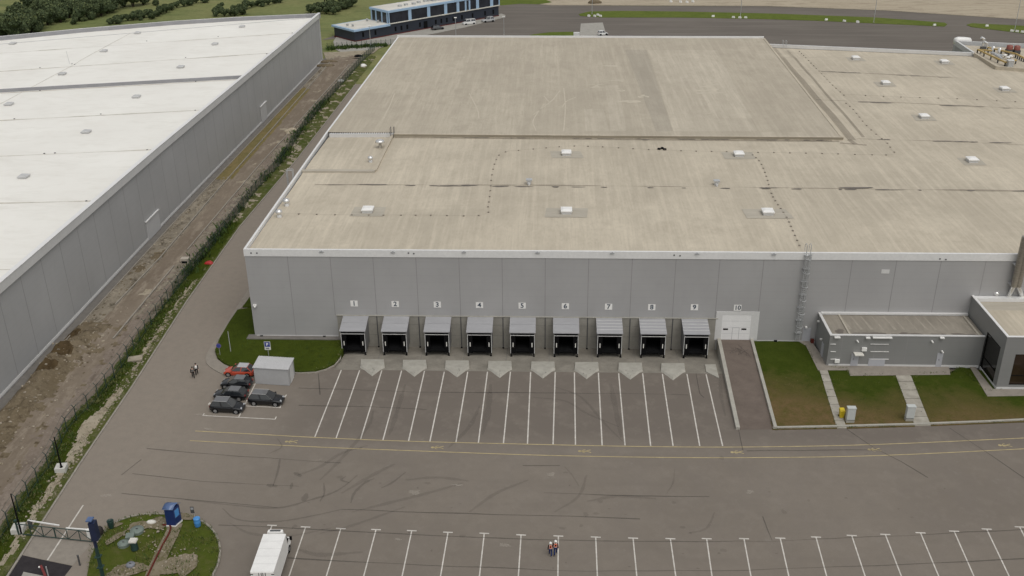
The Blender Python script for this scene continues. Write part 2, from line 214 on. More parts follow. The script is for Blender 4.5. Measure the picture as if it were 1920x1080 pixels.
# ------------------------------------------------------------------ mesh builder
class MB:
    def __init__(s): s.v = []; s.f = []; s.m = []; s.s = []
    def add(s, vs, fs, mi=0, sm=False):
        o = len(s.v); s.v += [Vector(v) for v in vs]
        for f in fs: s.f.append([i+o for i in f]); s.m.append(mi); s.s.append(sm)
        return s
    def box(s, a, b, mi=0):
        x0,y0,z0 = a; x1,y1,z1 = b
        return s.add([(x0,y0,z0),(x1,y0,z0),(x1,y1,z0),(x0,y1,z0),(x0,y0,z1),(x1,y0,z1),(x1,y1,z1),(x0,y1,z1)],
                     [(3,2,1,0),(4,5,6,7),(0,1,5,4),(1,2,6,5),(2,3,7,6),(3,0,4,7)], mi)
    def frame(s, o, ax, ay, az, mi=0):             # box from a corner and three edge vectors
        o, ax, ay, az = map(Vector, (o, ax, ay, az))
        return s.add([o, o+ax, o+ax+ay, o+ay, o+az, o+ax+az, o+ax+ay+az, o+ay+az],
                     [(3,2,1,0),(4,5,6,7),(0,1,5,4),(1,2,6,5),(2,3,7,6),(3,0,4,7)], mi)
    def tube(s, p, q, r, n=8, r2=None, mi=0, cap=True):
        p, q = Vector(p), Vector(q); d = (q-p).normalized(); r2 = r if r2 is None else r2
        a = d.cross(Vector((0,0,1)) if abs(d.z) < .9 else Vector((1,0,0))).normalized(); b = d.cross(a)
        vs = [p+(a*cos(2*pi*i/n)+b*sin(2*pi*i/n))*r for i in range(n)] + [q+(a*cos(2*pi*i/n)+b*sin(2*pi*i/n))*r2 for i in range(n)]
        s.add(vs, [(i, (i+1) % n, n+(i+1) % n, n+i) for i in range(n)], mi, True)
        if cap: s.add(vs[:n], [tuple(range(n))[::-1]], mi); s.add(vs[n:], [tuple(range(n))], mi)
        return s
    def path(s, pts, r, n=6, mi=0):
        for a, b in zip(pts, pts[1:]): s.tube(a, b, r, n, None, mi)
        return s
    def prism(s, base, h, mi=0, mtop=None):          # base: list of Vector (any), extruded by vector/height
        h = Vector((0,0,h)) if isinstance(h, (int, float)) else Vector(h); n = len(base); b = [Vector(x) for x in base]; t = [x+h for x in b]
        s.add(b+t, [(i, (i+1) % n, n+(i+1) % n, n+i) for i in range(n)], mi)
        s.add(t, [tuple(range(n))], mi if mtop is None else mtop); s.add(b, [tuple(range(n))[::-1]], mi); return s
    def sheet(s, pts, mi=0): return s.add(pts, [tuple(range(len(pts)))], mi)
    def strip(s, pts, w, z=None, mi=0):              # flat ribbon of width w along points
        pts = [Vector(p) for p in pts]; L = []; Rr = []
        for i, p in enumerate(pts):
            d = pts[min(i+1, len(pts)-1)]-pts[max(i-1, 0)]; n = Vector((-d.y, d.x, 0)).normalized(); ww = w[i] if isinstance(w, list) else w
            L.append(p+n*ww/2); Rr.append(p-n*ww/2)
        k = len(pts); return s.add(Rr+L, [(i, i+1, k+i+1, k+i) for i in range(k-1)], mi)
    def wall(s, pts, w, h, mi=0):                    # solid strip with height
        pts = [Vector(p) for p in pts]; L = []; Rr = []
        for i, p in enumerate(pts):
            d = pts[min(i+1, len(pts)-1)]-pts[max(i-1, 0)]; n = Vector((-d.y, d.x, 0)).normalized(); L.append(p+n*w/2); Rr.append(p-n*w/2)
        k = len(pts); up = Vector((0,0,h)); vs = Rr+L+[v+up for v in Rr]+[v+up for v in L]; F_ = []
        for i in range(k-1): F_ += [(2*k+i, 2*k+i+1, 3*k+i+1, 3*k+i), (i, i+1, 2*k+i+1, 2*k+i), (k+i+1, k+i, 3*k+i, 3*k+i+1)]
        F_ += [(k, 0, 2*k, 3*k), (k-1, 2*k-1, 4*k-1, 3*k-1)]; return s.add(vs, F_, mi)
    def lathe(s, c, prof, n=12, mi=0, axis=None):    # prof: (r, z) list
        c = Vector(c); vs = []; k = len(prof)
        for r, z in prof:
            for i in range(n): vs.append(c+Vector((r*cos(2*pi*i/n), r*sin(2*pi*i/n), z)))
        s.add(vs, [(j*n+i, j*n+(i+1) % n, (j+1)*n+(i+1) % n, (j+1)*n+i) for j in range(k-1) for i in range(n)], mi, True)
        s.add(vs[:n], [tuple(range(n))[::-1]], mi); s.add(vs[-n:], [tuple(range(n))], mi); return s
    def build(s, name, mats, parent=None, world=True, bevel=0):
        me = bpy.data.meshes.new(name); off = Vector((0,0,0))
        if parent is not None and world: off = BASE[parent.name]
        me.from_pydata([v-off for v in s.v], [], s.f); mats = mats if isinstance(mats, (list, tuple)) else [mats]
        for x in mats: me.materials.append(M[x] if isinstance(x, str) else x)
        for p, a, b in zip(me.polygons, s.m, s.s): p.material_index = a; p.use_smooth = b
        bm = bmesh.new(); bm.from_mesh(me)
        if any(len(f.verts) > 4 for f in bm.faces): bmesh.ops.triangulate(bm, faces=[f for f in bm.faces if len(f.verts) > 4])
        bm.to_mesh(me); bm.free()
        o = bpy.data.objects.new(name, me); COL.objects.link(o)
        if parent is not None: o.parent = parent; BASE[o.name] = off
        else: BASE[o.name] = Vector((0,0,0))
        if bevel: b = o.modifiers.new('bevel', 'BEVEL'); b.width = bevel; b.segments = 2; b.limit_method = 'ANGLE'
        return o
BASE = {}
def tag(o, label, cat, group=None, kind=None):
    o['label'] = label; o['category'] = cat
    if group: o['group'] = group
    if kind: o['kind'] = kind
    return o
def thing(name, loc, label, cat, group=None, rz=0):
    o = bpy.data.objects.new(name, None); COL.objects.link(o); o.location = loc; o.rotation_euler = (0,0,rz); o.empty_display_size = .3
    BASE[o.name] = Vector(loc); return tag(o, label, cat, group)
def copy_thing(root, loc, rz=None, label=None, name=None):
    r = root.copy(); COL.objects.link(r); r.location = loc; BASE[r.name] = Vector(loc)
    if rz is not None: r.rotation_euler = (0,0,rz)
    if label: r['label'] = label
    for ch in list(root.children):
        c = ch.copy(); COL.objects.link(c); c.parent = r
        for g2 in list(ch.children): d = g2.copy(); COL.objects.link(d); d.parent = c
    return r
def struct(name, mb, mats, label, cat): return tag(mb.build(name, mats), label, cat, kind='structure')
def interp(pts, y):                                   # x of a polyline at depth y
    pts = sorted(pts, key=lambda p: p[1])
    if y <= pts[0][1]: a, b = pts[0], pts[1]
    elif y >= pts[-1][1]: a, b = pts[-2], pts[-1]
    else:
        for a, b in zip(pts, pts[1:]):
            if a[1] <= y <= b[1]: break
    t = (y-a[1])/(b[1]-a[1]+1e-9); return a[0]+t*(b[0]-a[0])
def resamp(pts, step):
    pts = [Vector(p) for p in pts]; out = [pts[0]]
    for a, b in zip(pts, pts[1:]):
        n = max(1, int((b-a).length/step)); out += [a+(b-a)*(k+1)/n for k in range(n)]
    return out
def smoothline(pts, n=6):                             # Catmull-Rom
    P = [Vector(p) for p in pts]; P = [P[0]*2-P[1]]+P+[P[-1]*2-P[-2]]; out = []
    for i in range(1, len(P)-2):
        for k in range(n):
            t = k/n; a, b, c, d = P[i-1:i+3]
            out.append(.5*((2*b)+(c-a)*t+(2*a-5*b+4*c-d)*t*t+(3*b-a-3*c+d)*t**3))
    return out+[P[-2]]
def patch(name, pts, hf, mats, sub=3, skirt=.4):      # ground patch with a height function and a closed edge
    me = bpy.data.meshes.new(name); bm = bmesh.new(); vs = [bm.verts.new((p[0], p[1], 0)) for p in pts]; bm.faces.new(vs)
    bmesh.ops.triangulate(bm, faces=bm.faces[:])
    for _ in range(sub): bmesh.ops.subdivide_edges(bm, edges=[e for e in bm.edges if e.calc_length() > 1.2], cuts=1)
    bmesh.ops.triangulate(bm, faces=bm.faces[:])
    for v in bm.verts: v.co.z = hf(v.co.x, v.co.y)
    ed = [e for e in bm.edges if e.is_boundary]; r = bmesh.ops.extrude_edge_only(bm, edges=ed)
    for v in r['geom']:
        if isinstance(v, bmesh.types.BMVert): v.co.z -= skirt
    bmesh.ops.recalc_face_normals(bm, faces=bm.faces[:])
    if sum(f.normal.z for f in bm.faces) < 0: bmesh.ops.reverse_faces(bm, faces=bm.faces[:])
    bm.to_mesh(me); bm.free(); me.materials.append(M[mats]); o = bpy.data.objects.new(name, me); COL.objects.link(o); BASE[o.name] = Vector((0,0,0)); return o
def blob(c, rx, ry, z, n=22, jag=.25, rot=0):
    ph = [rnd.uniform(0, 6.28) for _ in range(4)]; out = []
    for i in range(n):
        a = 2*pi*i/n; r = 1+jag*(sin(2*a+ph[0])*.5+sin(3*a+ph[1])*.4+sin(5*a+ph[2])*.35+rnd.uniform(-.35,.35)); x, y = rx*r*cos(a), ry*r*sin(a)
        out.append(Vector((c[0]+x*cos(rot)-y*sin(rot), c[1]+x*sin(rot)+y*cos(rot), z)))
    return out
def text_mesh(txt, size, bold=.02):
    cu = bpy.data.curves.new('txt', 'FONT'); cu.body = txt; cu.size = size; cu.align_x = 'CENTER'; cu.align_y = 'CENTER'; cu.offset = bold; cu.extrude = .006
    o = bpy.data.objects.new('txt', cu); COL.objects.link(o); dg = bpy.context.evaluated_depsgraph_get(); me = bpy.data.meshes.new_from_object(o.evaluated_get(dg)); bpy.data.objects.remove(o); return me
def text_obj(name, txt, size, mat, parent, loc, rot, bold=.02):
    me = text_mesh(txt, size, bold); me.materials.clear(); me.materials.append(M[mat]); o = bpy.data.objects.new(name, me); COL.objects.link(o); o.parent = parent; o.location = loc; o.rotation_euler = rot; return o

# ------------------------------------------------------------------ ground
KB = [U(*p) for p in ((560,295),(450,425),(350,566),(250,722),(150,870),(60,1010))]
KB = [Vector((-11.6,150,0))]+KB+[KB[-1]+(KB[-1]-KB[-2])*1.6]
FEN = [U(*p) for p in ((703,95),(681,115),(625,178),(573,238),(525,311),(481,359),(404,458),(330,548),(297,593),(263,642),(224,699),(179,757),(131,803),(97,875),(79,898),(40,955),(10,1003))]
FEN = FEN+[FEN[-1]+(FEN[-1]-FEN[-3])*.8]
WL = [Vector((-30.2,-70,0)), Vector((-29.55,-20,0)), Vector((-29.25,47,0)), Vector((-28.35,96,0)), Vector((-27.0,179.5,0))]     # left building wall line
hx0, hx1, hy0, hy1 = 13.2, 67.1, -8.5, 60.
mb = MB(); X = [-3000, hx0, hx1, 3000]; Y = [-600, hy0, hy1, 3500]
for i in range(3):
    for j in range(3):
        if not (i == 1 and j == 1): mb.sheet([(X[i],Y[j],-.06),(X[i+1],Y[j],-.06),(X[i+1],Y[j+1],-.06),(X[i],Y[j+1],-.06)])
struct('meadow_ground', mb, 'meadow', 'rough green and straw coloured meadow stretching behind the buildings', 'meadow')
yard = [Vector((2.5,150,0))]+KB+[Vector((KB[-1].x,-130,0)), Vector((220,-130,0)), Vector((220,4,0)), Vector((hx1,4,0)), Vector((hx1,hy0,0)), Vector((hx0,hy0,0)), Vector((hx0,4,0)), Vector((2.5,4,0))]
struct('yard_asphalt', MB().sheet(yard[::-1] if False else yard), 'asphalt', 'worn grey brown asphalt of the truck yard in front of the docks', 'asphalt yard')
mb = MB().add([(hx0,hy0,0),(hx1,hy0,0),(hx1,.4,apz(.4)),(hx0,.4,apz(.4))], [(0,1,2,3)])
mb.add([(hx0,hy0,0),(hx0,.4,apz(.4)),(hx0,.4,.3),(hx0,hy0,.0)], [(0,1,2)]); mb.add([(hx1,hy0,0),(hx1,.4,apz(.4)),(hx1,.4,.3)], [(0,1,2)])
struct('dock_apron', mb, 'concrete', 'pale concrete apron sloping down to the loading docks', 'concrete apron')
# apron joints
mb = MB(); xs = [12.6+6.05*k for k in range(1,9)]
for x in xs: mb.strip([(x,-8.4,apz(-8.4)+.006),(x,-.1,apz(-.1)+.006)], .05)
struct('apron_joints', mb, 'joint', 'thin dark joints in the concrete dock apron', 'joints')
# far asphalt and fields
fa = [(603,75),(640,72),(690,90),(745,69),(860,95),(1440,120),(1600,120),(1990,130),(1990,44),(1920,37),(1660,20),(1440,12),(1180,11),(1030,10),(985,5),(930,5),(880,20),(640,62)]
struct('far_asphalt', MB().sheet([U(*p, .0) for p in fa]), 'asphalt_far', 'dark asphalt road and parking area behind the main warehouse', 'asphalt')
fp = [(930,5),(985,4),(1030,9.5),(1180,10),(1440,11),(1660,19),(1920,36),(2050,45),(2100,-60),(1500,-75),(960,-70),(880,-40)]
struct('pale_field', MB().sheet([U(*p, -.03) for p in fp]), 'soil_pale', 'bare pale sandy field beyond the far road', 'field')
struct('field_edge', MB().strip([U(x,y,.02) for x,y in ((985,4),(1030,9.3),(1180,9.8),(1440,11),(1660,19),(1920,36),(2000,41))], 1.5), 'soil_dry', 'rough bright earth edge between far road and sandy field', 'earth edge')
mb = MB()
for poly in (((905,4),(940,10),(975,7),(1010,8),(1035,4),(1010,-6),(930,-8)),): mb.sheet([U(*p, .03) for p in poly])
struct('field_grass', mb, 'verge', 'patch of green grass at the corner of the sandy field', 'grass')
def verge(pp, name, label):
    return tag(patch(name, [U(*p) for p in pp], lambda x, y: .12, 'verge', 0, .2), label, 'grass verge', kind='structure')
verge(((1085,27),(1088,30),(1131,33),(1280,33),(1435,36),(1530,39),(1638,44),(1771,50),(1776,46),(1771,43),(1638,33),(1450,26),(1272,22),(1164,21),(1105,22)), 'grass_verge', 'long green grass verge dividing the far road')
verge(((1812,47),(1822,51),(1920,63),(1990,71),(1990,55),(1920,49),(1822,44)), 'grass_verge', 'short green grass verge at the right end of the far road')
verge(((985,69),(1000,65),(1030,61),(1076,60),(1077,75),(1000,78)), 'grass_verge', 'small green grass strip just behind the raised roof edge')
struct('far_pad', MB().sheet([U(x,y,.012) for x,y in ((1089,44),(1130,42),(1140,75),(1086,75))]), 'paving_grey', 'pale worn asphalt patch behind the raised roof', 'asphalt patch')

# construction strip between the two warehouses: displaced ground with soil zones
def noise2(x, y, s=1.):
    from mathutils import noise as N
    return N.noise(Vector((x*s, y*s, 3.7)))
K1 = [U(*p) for p in ((217,573),(300,486),(407,360),(513,240),(600,140),(618,118))]
K2 = [U(*p) for p in ((213,638),(327,501),(352,470),(484,314),(546,246),(640,140),(655,122))]
OC0, OC1 = U(392,338).y, U(577,168).y; KE = U(217,573).y
MND = [(U(120,668), 4.2, 1.7), (U(90,702), 3.6, 1.5), (U(165,635), 3.4, .9), (U(45,770), 5, 1.0), (U(140,625), 2.6, .8), (U(62,735),3.5,.9)]
HOL = [(U(118,672), 1.5, 1.1), (U(88,702), 1.3, 1.0), (U(135,633),1.2,.7)]
def dirt_h(x, y):
    h = .12+.16*noise2(x, y, .45)+.14*noise2(x, y, 1.1)+.07*noise2(x, y, 2.6)
    for c, r, a in MND:
        d = math.hypot(x-c.x, (y-c.y)*.8)/r
        if d < 1: h += a*(cos(d*pi)*.5+.5)*(1+.35*noise2(x, y, 1.1))
    for c, r, a in HOL:
        d = math.hypot(x-c.x, y-c.y)/r
        if d < 1: h -= a*(1-d*d)
    return max(h, .0)
mb = MB(); nt = 60; ys = [-64+.55*k for k in range(int(250/.55))]; rows = []
for y in ys:
    xl, xr = interp(WL, y)+.02, interp(KB, y)-.25
    for k in range(nt+1):
        t = k/nt; x = xl+(xr-xl)*t; e = min(1, (x-xl-1.2)/1.2 if x > xl+1.2 else 0, max(0, (xr-x)/1.5)); mb.v.append(Vector((x, y, .012+dirt_h(x, y)*max(0, e))))
ZM = ['wall_base_paving','soil_rubble','soil_track','ochre','soil_gravel','weedy','soil_earth','soil_dry','lawn','soil_dark']
for j in range(len(ys)-1):
    y = ys[j]; xl = interp(WL, y); k1, k2, fx, kx = interp(K1, y), interp(K2, y), interp(FEN, y), interp(KB, y)
    for k in range(nt):
        a = j*(nt+1)+k; x = mb.v[a].x; w = noise2(x, y, .6)*.9+noise2(x, y, 1.9)*.4
        if x < xl+1.45: mi = 0
        elif y > KE-6+3*w:
            if x < k1+(.7 if OC0 < y < OC1 else .15): mi = 3 if OC0 < y-w*2 < OC1 else (6 if (w+noise2(x+9, y, .25)*1.2 > .75 and y < OC0) else 1)
            elif x < k2+.1: mi = 2 if noise2(x+50, y, .3)+.3*w < .55 else 7
            elif x < fx-.6+.5*w: mi = 1 if y > 5+5*w and w > -.1 else 4
            else: mi = 5
        else:
            if x < xl+6.5+1.8*w: mi = 6
            elif x < fx-3.8+1.2*w: mi = 2 if w < .45 else 6
            elif x < fx-1.2+.6*w: mi = 4
            else: mi = 5
        if x > fx-.7+.6*w:
            mi = 8 if x < fx+1.2+.5*w else (7 if (x < kx-1.3+.6*w and y < 22 and noise2(x, y, .16)+.5*w > -.25) else 5)
            if 18 < y < 45 and w < .1: mi = 8
            elif y > 45: mi = 7 if w > .25 else 5
        for hc, hr_, _a in HOL:
            if math.hypot(x-hc.x, y-hc.y) < hr_*(1.05+.35*w): mi = 9
        if abs(x-(kx-.3)) < .2: mi = 5
        mb.f.append([a, a+1, a+nt+2, a+nt+1]); mb.m.append(mi); mb.s.append(True)
struct('dirt_strip', mb, ZM, 'rutted brown construction ground with rubble and weeds between the two warehouses', 'bare ground')
mb = MB(); mb.wall([Vector((p.x,p.y,-.02)) for p in resamp(KB, 6)], .22, .14)
struct('road_kerb', mb, 'kerb', 'long low concrete kerb along the left edge of the yard road', 'kerb')
mb = MB(); mb.wall([Vector((p.x,p.y,-.02)) for p in resamp(K1[0:6], 3)], .18, .36); mb.wall([Vector((p.x,p.y,-.02)) for p in resamp(K2[:2], 3)], .20, .40); mb.wall([Vector((p.x,p.y,-.02)) for p in resamp(K2[2:], 3)], .18, .34)
struct('track_kerbs', mb, 'kerb', 'kerb stones set along the unfinished dirt track', 'kerb')
mb = MB(); mb.wall([Vector((interp(WL, y)+1.75, y, -.02)) for y in range(-60, 176, 6)], .14, .2)
struct('wall_kerb', mb, 'kerb', 'thin kerb along the paving at the foot of the white roofed warehouse', 'kerb')
for poly, lab in (([(606,98),(640,97),(690,94),(715,87),(700,100),(640,108),(612,112)], 'pale sandy ground at the far end of the dirt track'),):
    struct('sandy_ground', MB().sheet([U(x,y,.16) for x,y in poly]), 'soil_dry', lab, 'sand')

# ------------------------------------------------------------------ left lawn, pavement, island
def hl(x, y): return .10+.5*max(0, min(1, (y+11)/11))+.05*noise2(x, y, .5)
sw_out = [U(*p) for p in ((500,490),(468,540),(445,575),(410,630),(393,655),(386,672),(389,684),(405,696),(430,707),(470,717))]
sw_in = [U(*p) for p in ((500,723),(470,701),(445,694),(420,684),(407,674),(403,661),(412,641),(430,612),(446,587),(470,556),(505,500))][1:]
struct('pavement', MB().prism([XY(p, -.02) for p in smoothline(sw_out,4)+sw_in], .13), 'paving', 'curved pale pavement around the corner lawn by the parked cars', 'pavement')
ll = [U(*p) for p in ((446,587),(474,582),(500,600),(520,628),(640,640),(644,660),(638,672),(628,684),(612,692),(592,697.5),(560,699),(540,697),(500,701),(470,700),(445,693),(420,683),(408,673),(404,660),(413,640),(430,611))]
tag(patch('corner_lawn', ll, hl, 'lawn', 4, .9), 'green corner lawn with rounded edge beside the first loading dock', 'lawn', kind='structure')
tag(patch('corner_lawn', [U(*p) for p in ((470,556),(455,577),(490,576),(490,550))], lambda x, y: .16, 'lawn', 1), 'small triangle of green lawn at the warehouse left corner', 'lawn', kind='structure')
mb = MB(); mb.prism([V(468,634)+Vector((0,-.9,0)), Vector((13.1,-1.0,.1)), Vector((13.1,0.3,.1)), Vector((-1.0,.3,.1)), Vector((-1.0,-1.0,.1))][1:], .58)
struct('wall_foot_paving', mb, 'wall_base_paving', 'grey paving strip at the foot of the left front wall', 'paving')
mb = MB(); mb.wall([XY(p, -.02) for p in [U(*q) for q in ((640,662),(638,674),(628,686),(612,694),(592,699.5),(560,701),(552,700))]], .16, .2)
struct('lawn_kerb', mb, 'kerb', 'curved kerb stones around the right end of the corner lawn', 'kerb')
isl = [U(*p) for p in ((165,1072),(172,1040),(184,1015),(205,990),(228,976),(262,967),(300,965),(345,968),(372,975),(394,990),(408,1010),(413,1035),(408,1062),(398,1085),(385,1150),(150,1160))]
isl = smoothline(isl, 3)
tag(patch('gate_island', isl, lambda x, y: .10+.12*noise2(x, y, .4)**2, 'island', 4, .3), 'rounded patchy grass island beside the entrance gate', 'grass island', kind='structure')
struct('island_kerb', MB().wall([XY(p, -.02) for p in isl[3:-5]], .2, .2), 'kerb', 'curved kerb around the patchy grass island', 'kerb')
mb = MB()
for c, a, b, r in (((217,1011),.4,1.4,-.5),((262,989),1.3,.7,.2),((325,1064),1.8,1.2,.4),((240,1072),2.0,1.0,.2),((298,984),.9,1.2,.9),((215,988),.8,.4,.5),((345,972),1.3,.6,0),((350,1060),1.2,1.6,0)):
    mb.sheet(blob(U(*c), a, b, .235+.004*rnd.random(), 30, .18, r))
mb.strip([XY(p, .225) for p in smoothline([U(*p) for p in ((330,985),(322,1005),(312,1025),(300,1050),(285,1085),(270,1120))], 4)], 1.5)
struct('island_soil', mb, 'island_soil', 'bare dusty soil patches and trench line in the grass island', 'soil')
struct('gate_pad', MB().sheet([U(*p, .006) for p in ((60,1005),(172,1018),(136,1060),(38,1040))]), 'paving', 'pale concrete strip under the entrance gate', 'concrete strip')
struct('new_asphalt', MB().sheet([U(*p, .01) for p in ((38,1040),(78,1049),(136,1061),(120,1082),(84,1150),(-70,1150),(6,1080))]), 'asphalt_new', 'fresh black asphalt patch outside the entrance gate', 'asphalt patch')
struct('concrete_pad', MB().sheet([U(*p, .018) for p in ((44,1072),(83,1080),(60,1150),(10,1150))]), 'paving_grey', 'pale concrete pad in the fresh black asphalt', 'concrete pad')

# ------------------------------------------------------------------ right lawns, ramp, paths
def hr(x, y): return .08+.48*max(0, min(1, (y+20)/18))+.03*noise2(x, y, .5)
RL = [((1410,640),(1449,803),(1570,801),(1535,692),(1512,652),(1500,640)), ((1550,690),(1588,801),(1716,797),(1678,702),(1592,704),(1587,692)), ((1706,702),(1746,796),(1990,786),(1990,720),(1850,735),(1800,690),(1781,700))]
for p, lab in zip(RL, ('green lawn with a worn brown patch right of the truck ramp', 'green lawn between the two slab paths', 'green lawn in front of the dark glass corner office')):
    tag(patch('worn_lawn', [U(x,y,.25) for x,y in p], hr, 'lawn_worn', 4, .6), lab, 'lawn', kind='structure')
mb = MB()
for (a, b, c, d), n in ((((1535,692),(1550,692),(1588,801),(1570,801)), 8), (((1678,702),(1706,702),(1746,796),(1716,796)), 6)):
    A, B, Cc, D = [U(*q, .25) for q in (a,b,c,d)]
    for k in range(n):
        t0, t1 = (k+.03)/n, (k+.97)/n; q = [A+(D-A)*t0, B+(Cc-B)*t0, B+(Cc-B)*t1, A+(D-A)*t1]
        vs = [XY(v, hr(v.x, v.y)+.035) for v in q]; mb.prism([v-Vector((0,0,.3)) for v in vs][::-1], .3)
struct('slab_paths', mb, 'slab', 'two concrete slab paths crossing the lawns to the low annex', 'path')
mb = MB()
for poly in ([(1498,642),(1511,650),(1534,694),(1550,694),(1591,694),(1594,704),(1782,702),(1779,686),(1550,680),(1520,640)], [(1818,688),(1825,684),(1862,728),(1990,729),(1990,739),(1852,741)]):
    mb.prism([XY(U(*p, .45), hr(*U(*p, .45)[:2])+.02) for p in poly], .035)
struct('annex_paving', mb, 'paving', 'paved strip around the low annex and the glass office', 'paving')
struct('lawn_edge', MB().wall([U(*p, 0) for p in ((1449,803.5),(1570,801),(1716,797),(1850,792),(1990,785))], .3, .24), 'concrete_light', 'pale kerb along the yard edge of the right lawns', 'kerb')
rmp = thing('truck_ramp', (69,-11,0), 'brown asphalt ramp with pale side walls rising to door 10', 'ramp')
MB().add([(66.5,-22.2,.015),(70.7,-22.0,.015),(71.6,.1,.72),(67.4,.1,.72)], [(0,1,2,3)]).build('ramp_surface', 'ramp', rmp)
MB().add([(66.0,-22.2,-.1),(66.5,-22.2,-.1),(67.4,0,-1.2),(66.9,0,-1.2),(66.0,-22.2,.35),(66.5,-22.2,.35),(67.4,0,.95),(66.9,0,.95)], [(3,2,1,0),(4,5,6,7),(0,1,5,4),(1,2,6,5),(2,3,7,6),(3,0,4,7)]).build('side_wall', 'concrete_light', rmp)
MB().add([(70.7,-22.0,-.1),(71.1,-22.0,-.1),(72.0,0,-.1),(71.6,0,-.1),(70.7,-22.0,.35),(71.1,-22.0,.35),(72.0,0,.95),(71.6,0,.95)], [(3,2,1,0),(4,5,6,7),(0,1,5,4),(1,2,6,5),(2,3,7,6),(3,0,4,7)]).build('side_wall', 'concrete_light', rmp)
mb = MB()
for k in range(14):
    a = rnd.uniform(0, 6); mb.strip([Vector((69.6+rnd.gauss(0,.7), -3.2+rnd.gauss(0,.9), .68))+Vector((cos(a)*.25*j, sin(a)*.3*j, 0)) for j in range(3)], .12)
o = mb.build('tar_marks', 'skid', rmp)

# concrete wheel islands between the docks
IW = []
isp = [((676,673),(721,673),(720,690),(697,708),(675,690))]
for k in range(9):
    cx = [698,777,857,937,1018,1100,1182,1262,1340][k]; y0 = 673+k*1.1; hw = 22.5
    if k == 8: px = [(cx-18,y0),(cx+2,y0),(cx+8,y0+29),(cx-16,y0+17)]
    else: px = [(cx-hw,y0),(cx+hw,y0),(cx+hw+1,y0+17),(cx,y0+34),(cx-hw-1,y0+17)]
    P = [U(x, y, -.08) for x, y in px]; n = len(P); cx_ = sum((p.x for p in P))/n
    low = [Vector((p.x, p.y, apz(p.y)-.05)) for p in P]
    if k == 8: top = [Vector((p.x, p.y, max(apz(p.y), -.3)+.12)) for p in P]
    else:
        top = [Vector((p.x+(cx_-p.x)*.05, p.y, apz(p.y)+.24)) for p in P]; top[3].y += .55; top[2].y += .35; top[4].y += .35
    mb = MB(); mb.add(low+top, [(i, (i+1) % n, n+(i+1) % n, n+i) for i in range(n)]); mb.add(top, [tuple(range(n))])
    if k != 8:
        a, b = (top[0]+top[1])/2, top[3]; mb.strip([a+Vector((0,-.1,.006)), b+Vector((0,.15,.006))], .05, mi=1)
        for q in range(3): mb.sheet(blob(a+(b-a)*rnd.uniform(.2,.9)+Vector((rnd.uniform(-.6,.6),0,0)), .08, .07, 0, 8), 2)
        for f in mb.f[-3:]:
            for i in f: mb.v[i].z = apz(mb.v[i].y)+.255
    ordn = 'half concrete wheel guide beside the truck ramp wall' if k == 8 else 'pointed concrete wheel guide between docks %d and %d' % (k+1, k+2)
    tag(mb.build('wheel_guide', ['concrete_light','joint','dkgrey']), ordn, 'wheel guide', 'concrete wheel guides between the docks')

# ------------------------------------------------------------------ painted markings and wear
T = [(510,985),(573,988),(639,991),(705,993),(772,995),(840,998),(908,1000),(977,1003),(1047,1005),(1117,1007),(1187,1009),(1257,1010),(1325,1010),(1395,1010),(1463,1009),(1530,1007),(1597,1004),(1660,1002),(1726,999),(1789,996),(1850,992),(1912,988)]
Tb = [476,542,612,682,754,826,899,972,1046,1120,1194,1267,1335,1408,1479,1550,1622,1690,1760,1826,1892,1958]
mb = MB()
for (x, y), b in zip(T, Tb):
    p, q = U(x, y, .008), U(b, 1080, .008); q = p+(q-p)*1.9; mb.strip([p, q], .13)
    mb.strip([p+Vector((-.52,.02,.004)), p+Vector((.52,-.02,.004))], .17)
E = [590,630,676,718,766,806,855,897,944,989,1037,1079,1129,1172,1220,1262,1312,1355]; ey = [820,822,824,825,827,828,829,830,831,832,833,834,835,835,836,836,836,836]
Tp = [(641,691),(675,692),(716,694),(753,695),(796,695),(833,697),(877,697),(914,697),(957,697),(995,697),(1041,698),(1077,698),(1122,699),(1160,700),(1205,700),(1242,701),(1288,701),(1324,702)]
for a, y, t in zip(E, ey, Tp):
    p, q = U(*t, .008), U(a, y, .008)
    if p.y > -8.6: p = p+(q-p)*((p.y+8.6)/(p.y-q.y))
    mb.strip([p, q], .155)
for a, b in (((380,779),(516,786)),((479,719),(447,783)),((458,724),(479,720)),((459,761),(525,764)),((461,739),(536,743)),((380,779),(383,775)),((516,786),(518,781)),((525,765),(527,759)),((534,745),(537,740)),((391,759),(394,754)),((390,757),(402,757))):
    mb.strip([U(*a, .008+.0015*rnd.random()), U(*b, .008+.0015*rnd.random())], .13)
mb.strip([U(156,947,.009), U(89,1050,.012)], .16)
struct('white_markings', mb, 'line', 'white painted bay lines of the truck and car parking places', 'bay lines')
mb = MB()
for L in (((366,808),(480,814),(590,820),(760,827),(1000,833),(1200,837),(1400,838),(1650,833),(1990,818)), ((356,826),(490,833),(640,840),(800,846),(1000,853),(1200,857),(1400,858),(1650,854),(1990,838))):
    mb.strip(smoothline([U(*p, .0085) for p in L], 5), .14)
for i, (x, y) in enumerate(((548,828),(822,839),(1098,846),(1384,848),(1641,843),(1886,835))):       # lying walking-man symbols
    c = U(x, y, .0085); k = .62
    def L2(pts, w): mb.strip([c+Vector((a*k, b*k*1.35, 0)) for a, b in pts], w*.75)
    mb.sheet([c+Vector((-1.15*k+.2*cos(t*pi/5), .2*sin(t*pi/5), 0)) for t in range(10)]); L2([(-.9,0),(.1,0)], .28); L2([(.05,.02),(.5,.22),(1.0,.34)], .16); L2([(.05,-.02),(.55,-.1),(1.05,-.35)], .16); L2([(-.7,.05),(-.35,.38),(0,.42)], .11); L2([(-.7,-.05),(-.45,-.35),(-.1,-.4)], .11)
